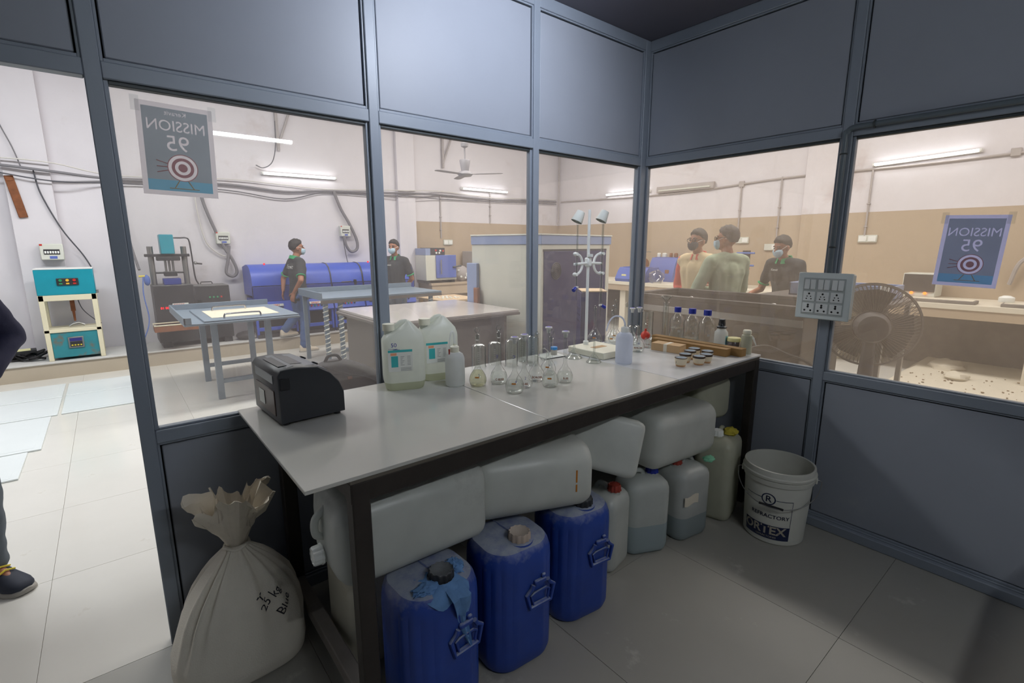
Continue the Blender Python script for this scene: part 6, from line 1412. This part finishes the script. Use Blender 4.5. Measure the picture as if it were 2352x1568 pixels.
    for s in 'RL':
        f = V['ft'+s]; f = Vector((f.x, f.y, f.z)).normalized(); sd = Vector((f.y, -f.x, 0)).normalized(); u = sd.cross(f); o = V['an'+s]-u*.05*k
        def sec(y, hw, h0, h1): return [tuple(o+f*y*k+sd*x*k+u*z*k) for x, z in ((-hw, h0), (-hw*1.02, h0+(h1-h0)*.4), (-hw*.8, h0+(h1-h0)*.8), (-hw*.3, h1), (hw*.3, h1), (hw*.8, h0+(h1-h0)*.8), (hw*1.02, h0+(h1-h0)*.4), (hw, h0))]
        m = MB(); m.loft([sec(-.043, .012, .012, .045), sec(-.038, .02, .012, .062), (sec(-.01, .024, .012, .068)), sec(.02, .025, .012, .06), sec(.05, .029, .012, .045), sec(.085, .031, .012, .036), sec(.108, .025, .012, .03), sec(.12, .012, .012, .022)]); sho = m.build('shoe', cl['shoe'], t, ang=60)
        m = MB(); m.loft([sec(-.048, .012, 0, .014), sec(-.04, .024, 0, .015), sec(.0, .026, 0, .014), sec(.05, .031, 0, .014), sec(.09, .034, 0, .014), sec(.115, .026, .001, .015), sec(.126, .012, .004, .015)]); m.build('sole', cl.get('sole', 'sole_grey'), sho, ang=60)
        for q in range(3): m = MB(); m.tube([tuple(o+f*(.022+.016*q)*k+sd*x*k+u*(.064-.006*q-abs(x)*.35)*k) for x in (-.02, 0, .02)], .0025*k, 5); m.build('lace', cl.get('lace', 'white_plastic'), sho)
    if cl.get('logo'):
        side, txt = cl['logo']; y = (.095 if side > 0 else -.085)*k; M = Matrix.Translation((.035*k if side > 0 else 0, y, .765*k)) @ Matrix.Rotation(PI/2, 4, 'X')
        if side > 0: M = M @ Matrix.Rotation(PI, 4, 'Y')
        sv = [v.co.copy() for v in so.data.vertices if (v.co.y > 0) == (side > 0)]; kd = KDTree(len(sv))
        for i_, v in enumerate(sv): kd.insert((v.x, 0, v.z), i_)
        kd.balance()
        def onto(p): return Vector((p.x, sv[kd.find((p.x, 0, p.z))[1]].y+side*.006, p.z))
        text_mesh('shirt_print', txt, (.05 if side < 0 else .02)*k, 'white_plastic', t, M, fn=onto, bold=.001)
    return t
POLO = dict(shirt='fabric_dark', sleeve=.62, cuff='fabric_green', collar='fabric_green', trousers='denim', shoe='shoe_cream')
# man by the barrels: back three-quarter view facing right, hands on hips, one foot up on the plinth
person('person in dark polo with green collar, hands on hips beside blue barrels', (-.76, 5.27, 0), math.radians(-86), 1.58,
    dict(elR=(.215, -.05, .655), wrR=(.135, -.088, .55), hdR=(-.25, -.25, -1), pnR=(-.5, .75, 0), elL=(-.215, -.05, .655), wrL=(-.135, -.088, .55), hdL=(.25, -.25, -1), pnL=(.5, .75, 0), knL=(-.10, .02, .34), anL=(-.145, -.10, .178), ftL=(-.2, 1, 0), knR=(.05, .02, .285)),
    dict(POLO, logo=(-1, 'Keravit')), head_yaw=-.18)
# second man, facing left with arms behind his back
person('person in dark polo, arms behind back, half hidden by the window post', (.62, 5.0, 0), math.radians(122), 1.58,
    dict(elR=(.15, -.05, .63), wrR=(.03, -.10, .535), hdR=(-1, -.1, -.3), pnR=(0, -1, .2), elL=(-.15, -.05, .63), wrL=(-.03, -.10, .52), hdL=(1, -.1, -.3), pnL=(0, -1, .2)),
    dict(POLO, trousers='denim_grey', logo=(1, 'Keravit')), head_yaw=.1)
# three people behind the tank
person('person in cream vest and coral shirt with dark mask and glasses', (2.10, .80, 0), math.radians(84), 1.66,
    dict(elR=(.19, -.06, .63), wrR=(.11, .03, .55), hdR=(-.6, .5, -.6), pnR=(-1, 0, 0), elL=(-.15, 0, .62)),
    dict(shirt='fabric_coral', sleeve=1.85, vest='fabric_cream', collar='fabric_coral', trousers='denim_grey', shoe='shoe_navy'), head_yaw=-.05, mask='mask_dark', glasses=True)
person('person in pale sage sweater seen from behind, arms folded', (1.85, .345, 0), math.radians(-22), 1.675,
    dict(elR=(.165, .05, .635), wrR=(-.03, .12, .65), hdR=(-1, .1, .1), pnR=(0, -1, 0), elL=(-.165, .05, .635), wrL=(.03, .10, .62), hdL=(1, .1, .1), pnL=(0, -1, 0)),
    dict(shirt='fabric_sage', sleeve=1.9, trousers='denim_grey', shoe='shoe_navy'), head_yaw=.62, mask='mask_blue', hair='hair_grey', glasses=True)
person('person in dark polo with white mask bending over the grey bench', (3.03, .24, 0), math.radians(72), 1.61,
    dict(elR=(.17, .05, .62), wrR=(.12, .2, .60), hdR=(0, 1, -.3), pnR=(0, 0, -1), elL=(-.17, .05, .62), wrL=(-.12, .2, .60), hdL=(0, 1, -.3), pnL=(0, 0, -1), sp=(0, .01, .63), ch=(0, .03, .742), nk=(0, .05, .83), nh=(0, .075, .862), shR=(.108, .04, .80), shL=(-.108, .04, .80)),
    dict(POLO, trousers='denim_grey', logo=(1, 'Keravit')), head_yaw=-.1, head_pitch=-.3)
# person cut by the left picture edge: navy sleeve, grey jeans, dark trainer
person('person cut off by the picture edge, navy sleeve, grey jeans and dark trainer', (-3.475, .85, 0), math.radians(-145), 1.72,
    dict(elL=(-.205, -.03, .635), wrL=(-.105, .05, .555), hdL=(.6, .6, -.4), pnL=(1, 0, 0), elR=(.205, -.03, .635), wrR=(.105, .05, .555), hdR=(-.6, .6, -.4), pnR=(-1, 0, 0), anR=(.06, -.14, .05), knR=(.058, -.03, .285)),
    dict(shirt='fabric_navy', sleeve=1.9, trousers='denim_grey', shoe='shoe_navy', lace='yellow'), mask='mask_blue')
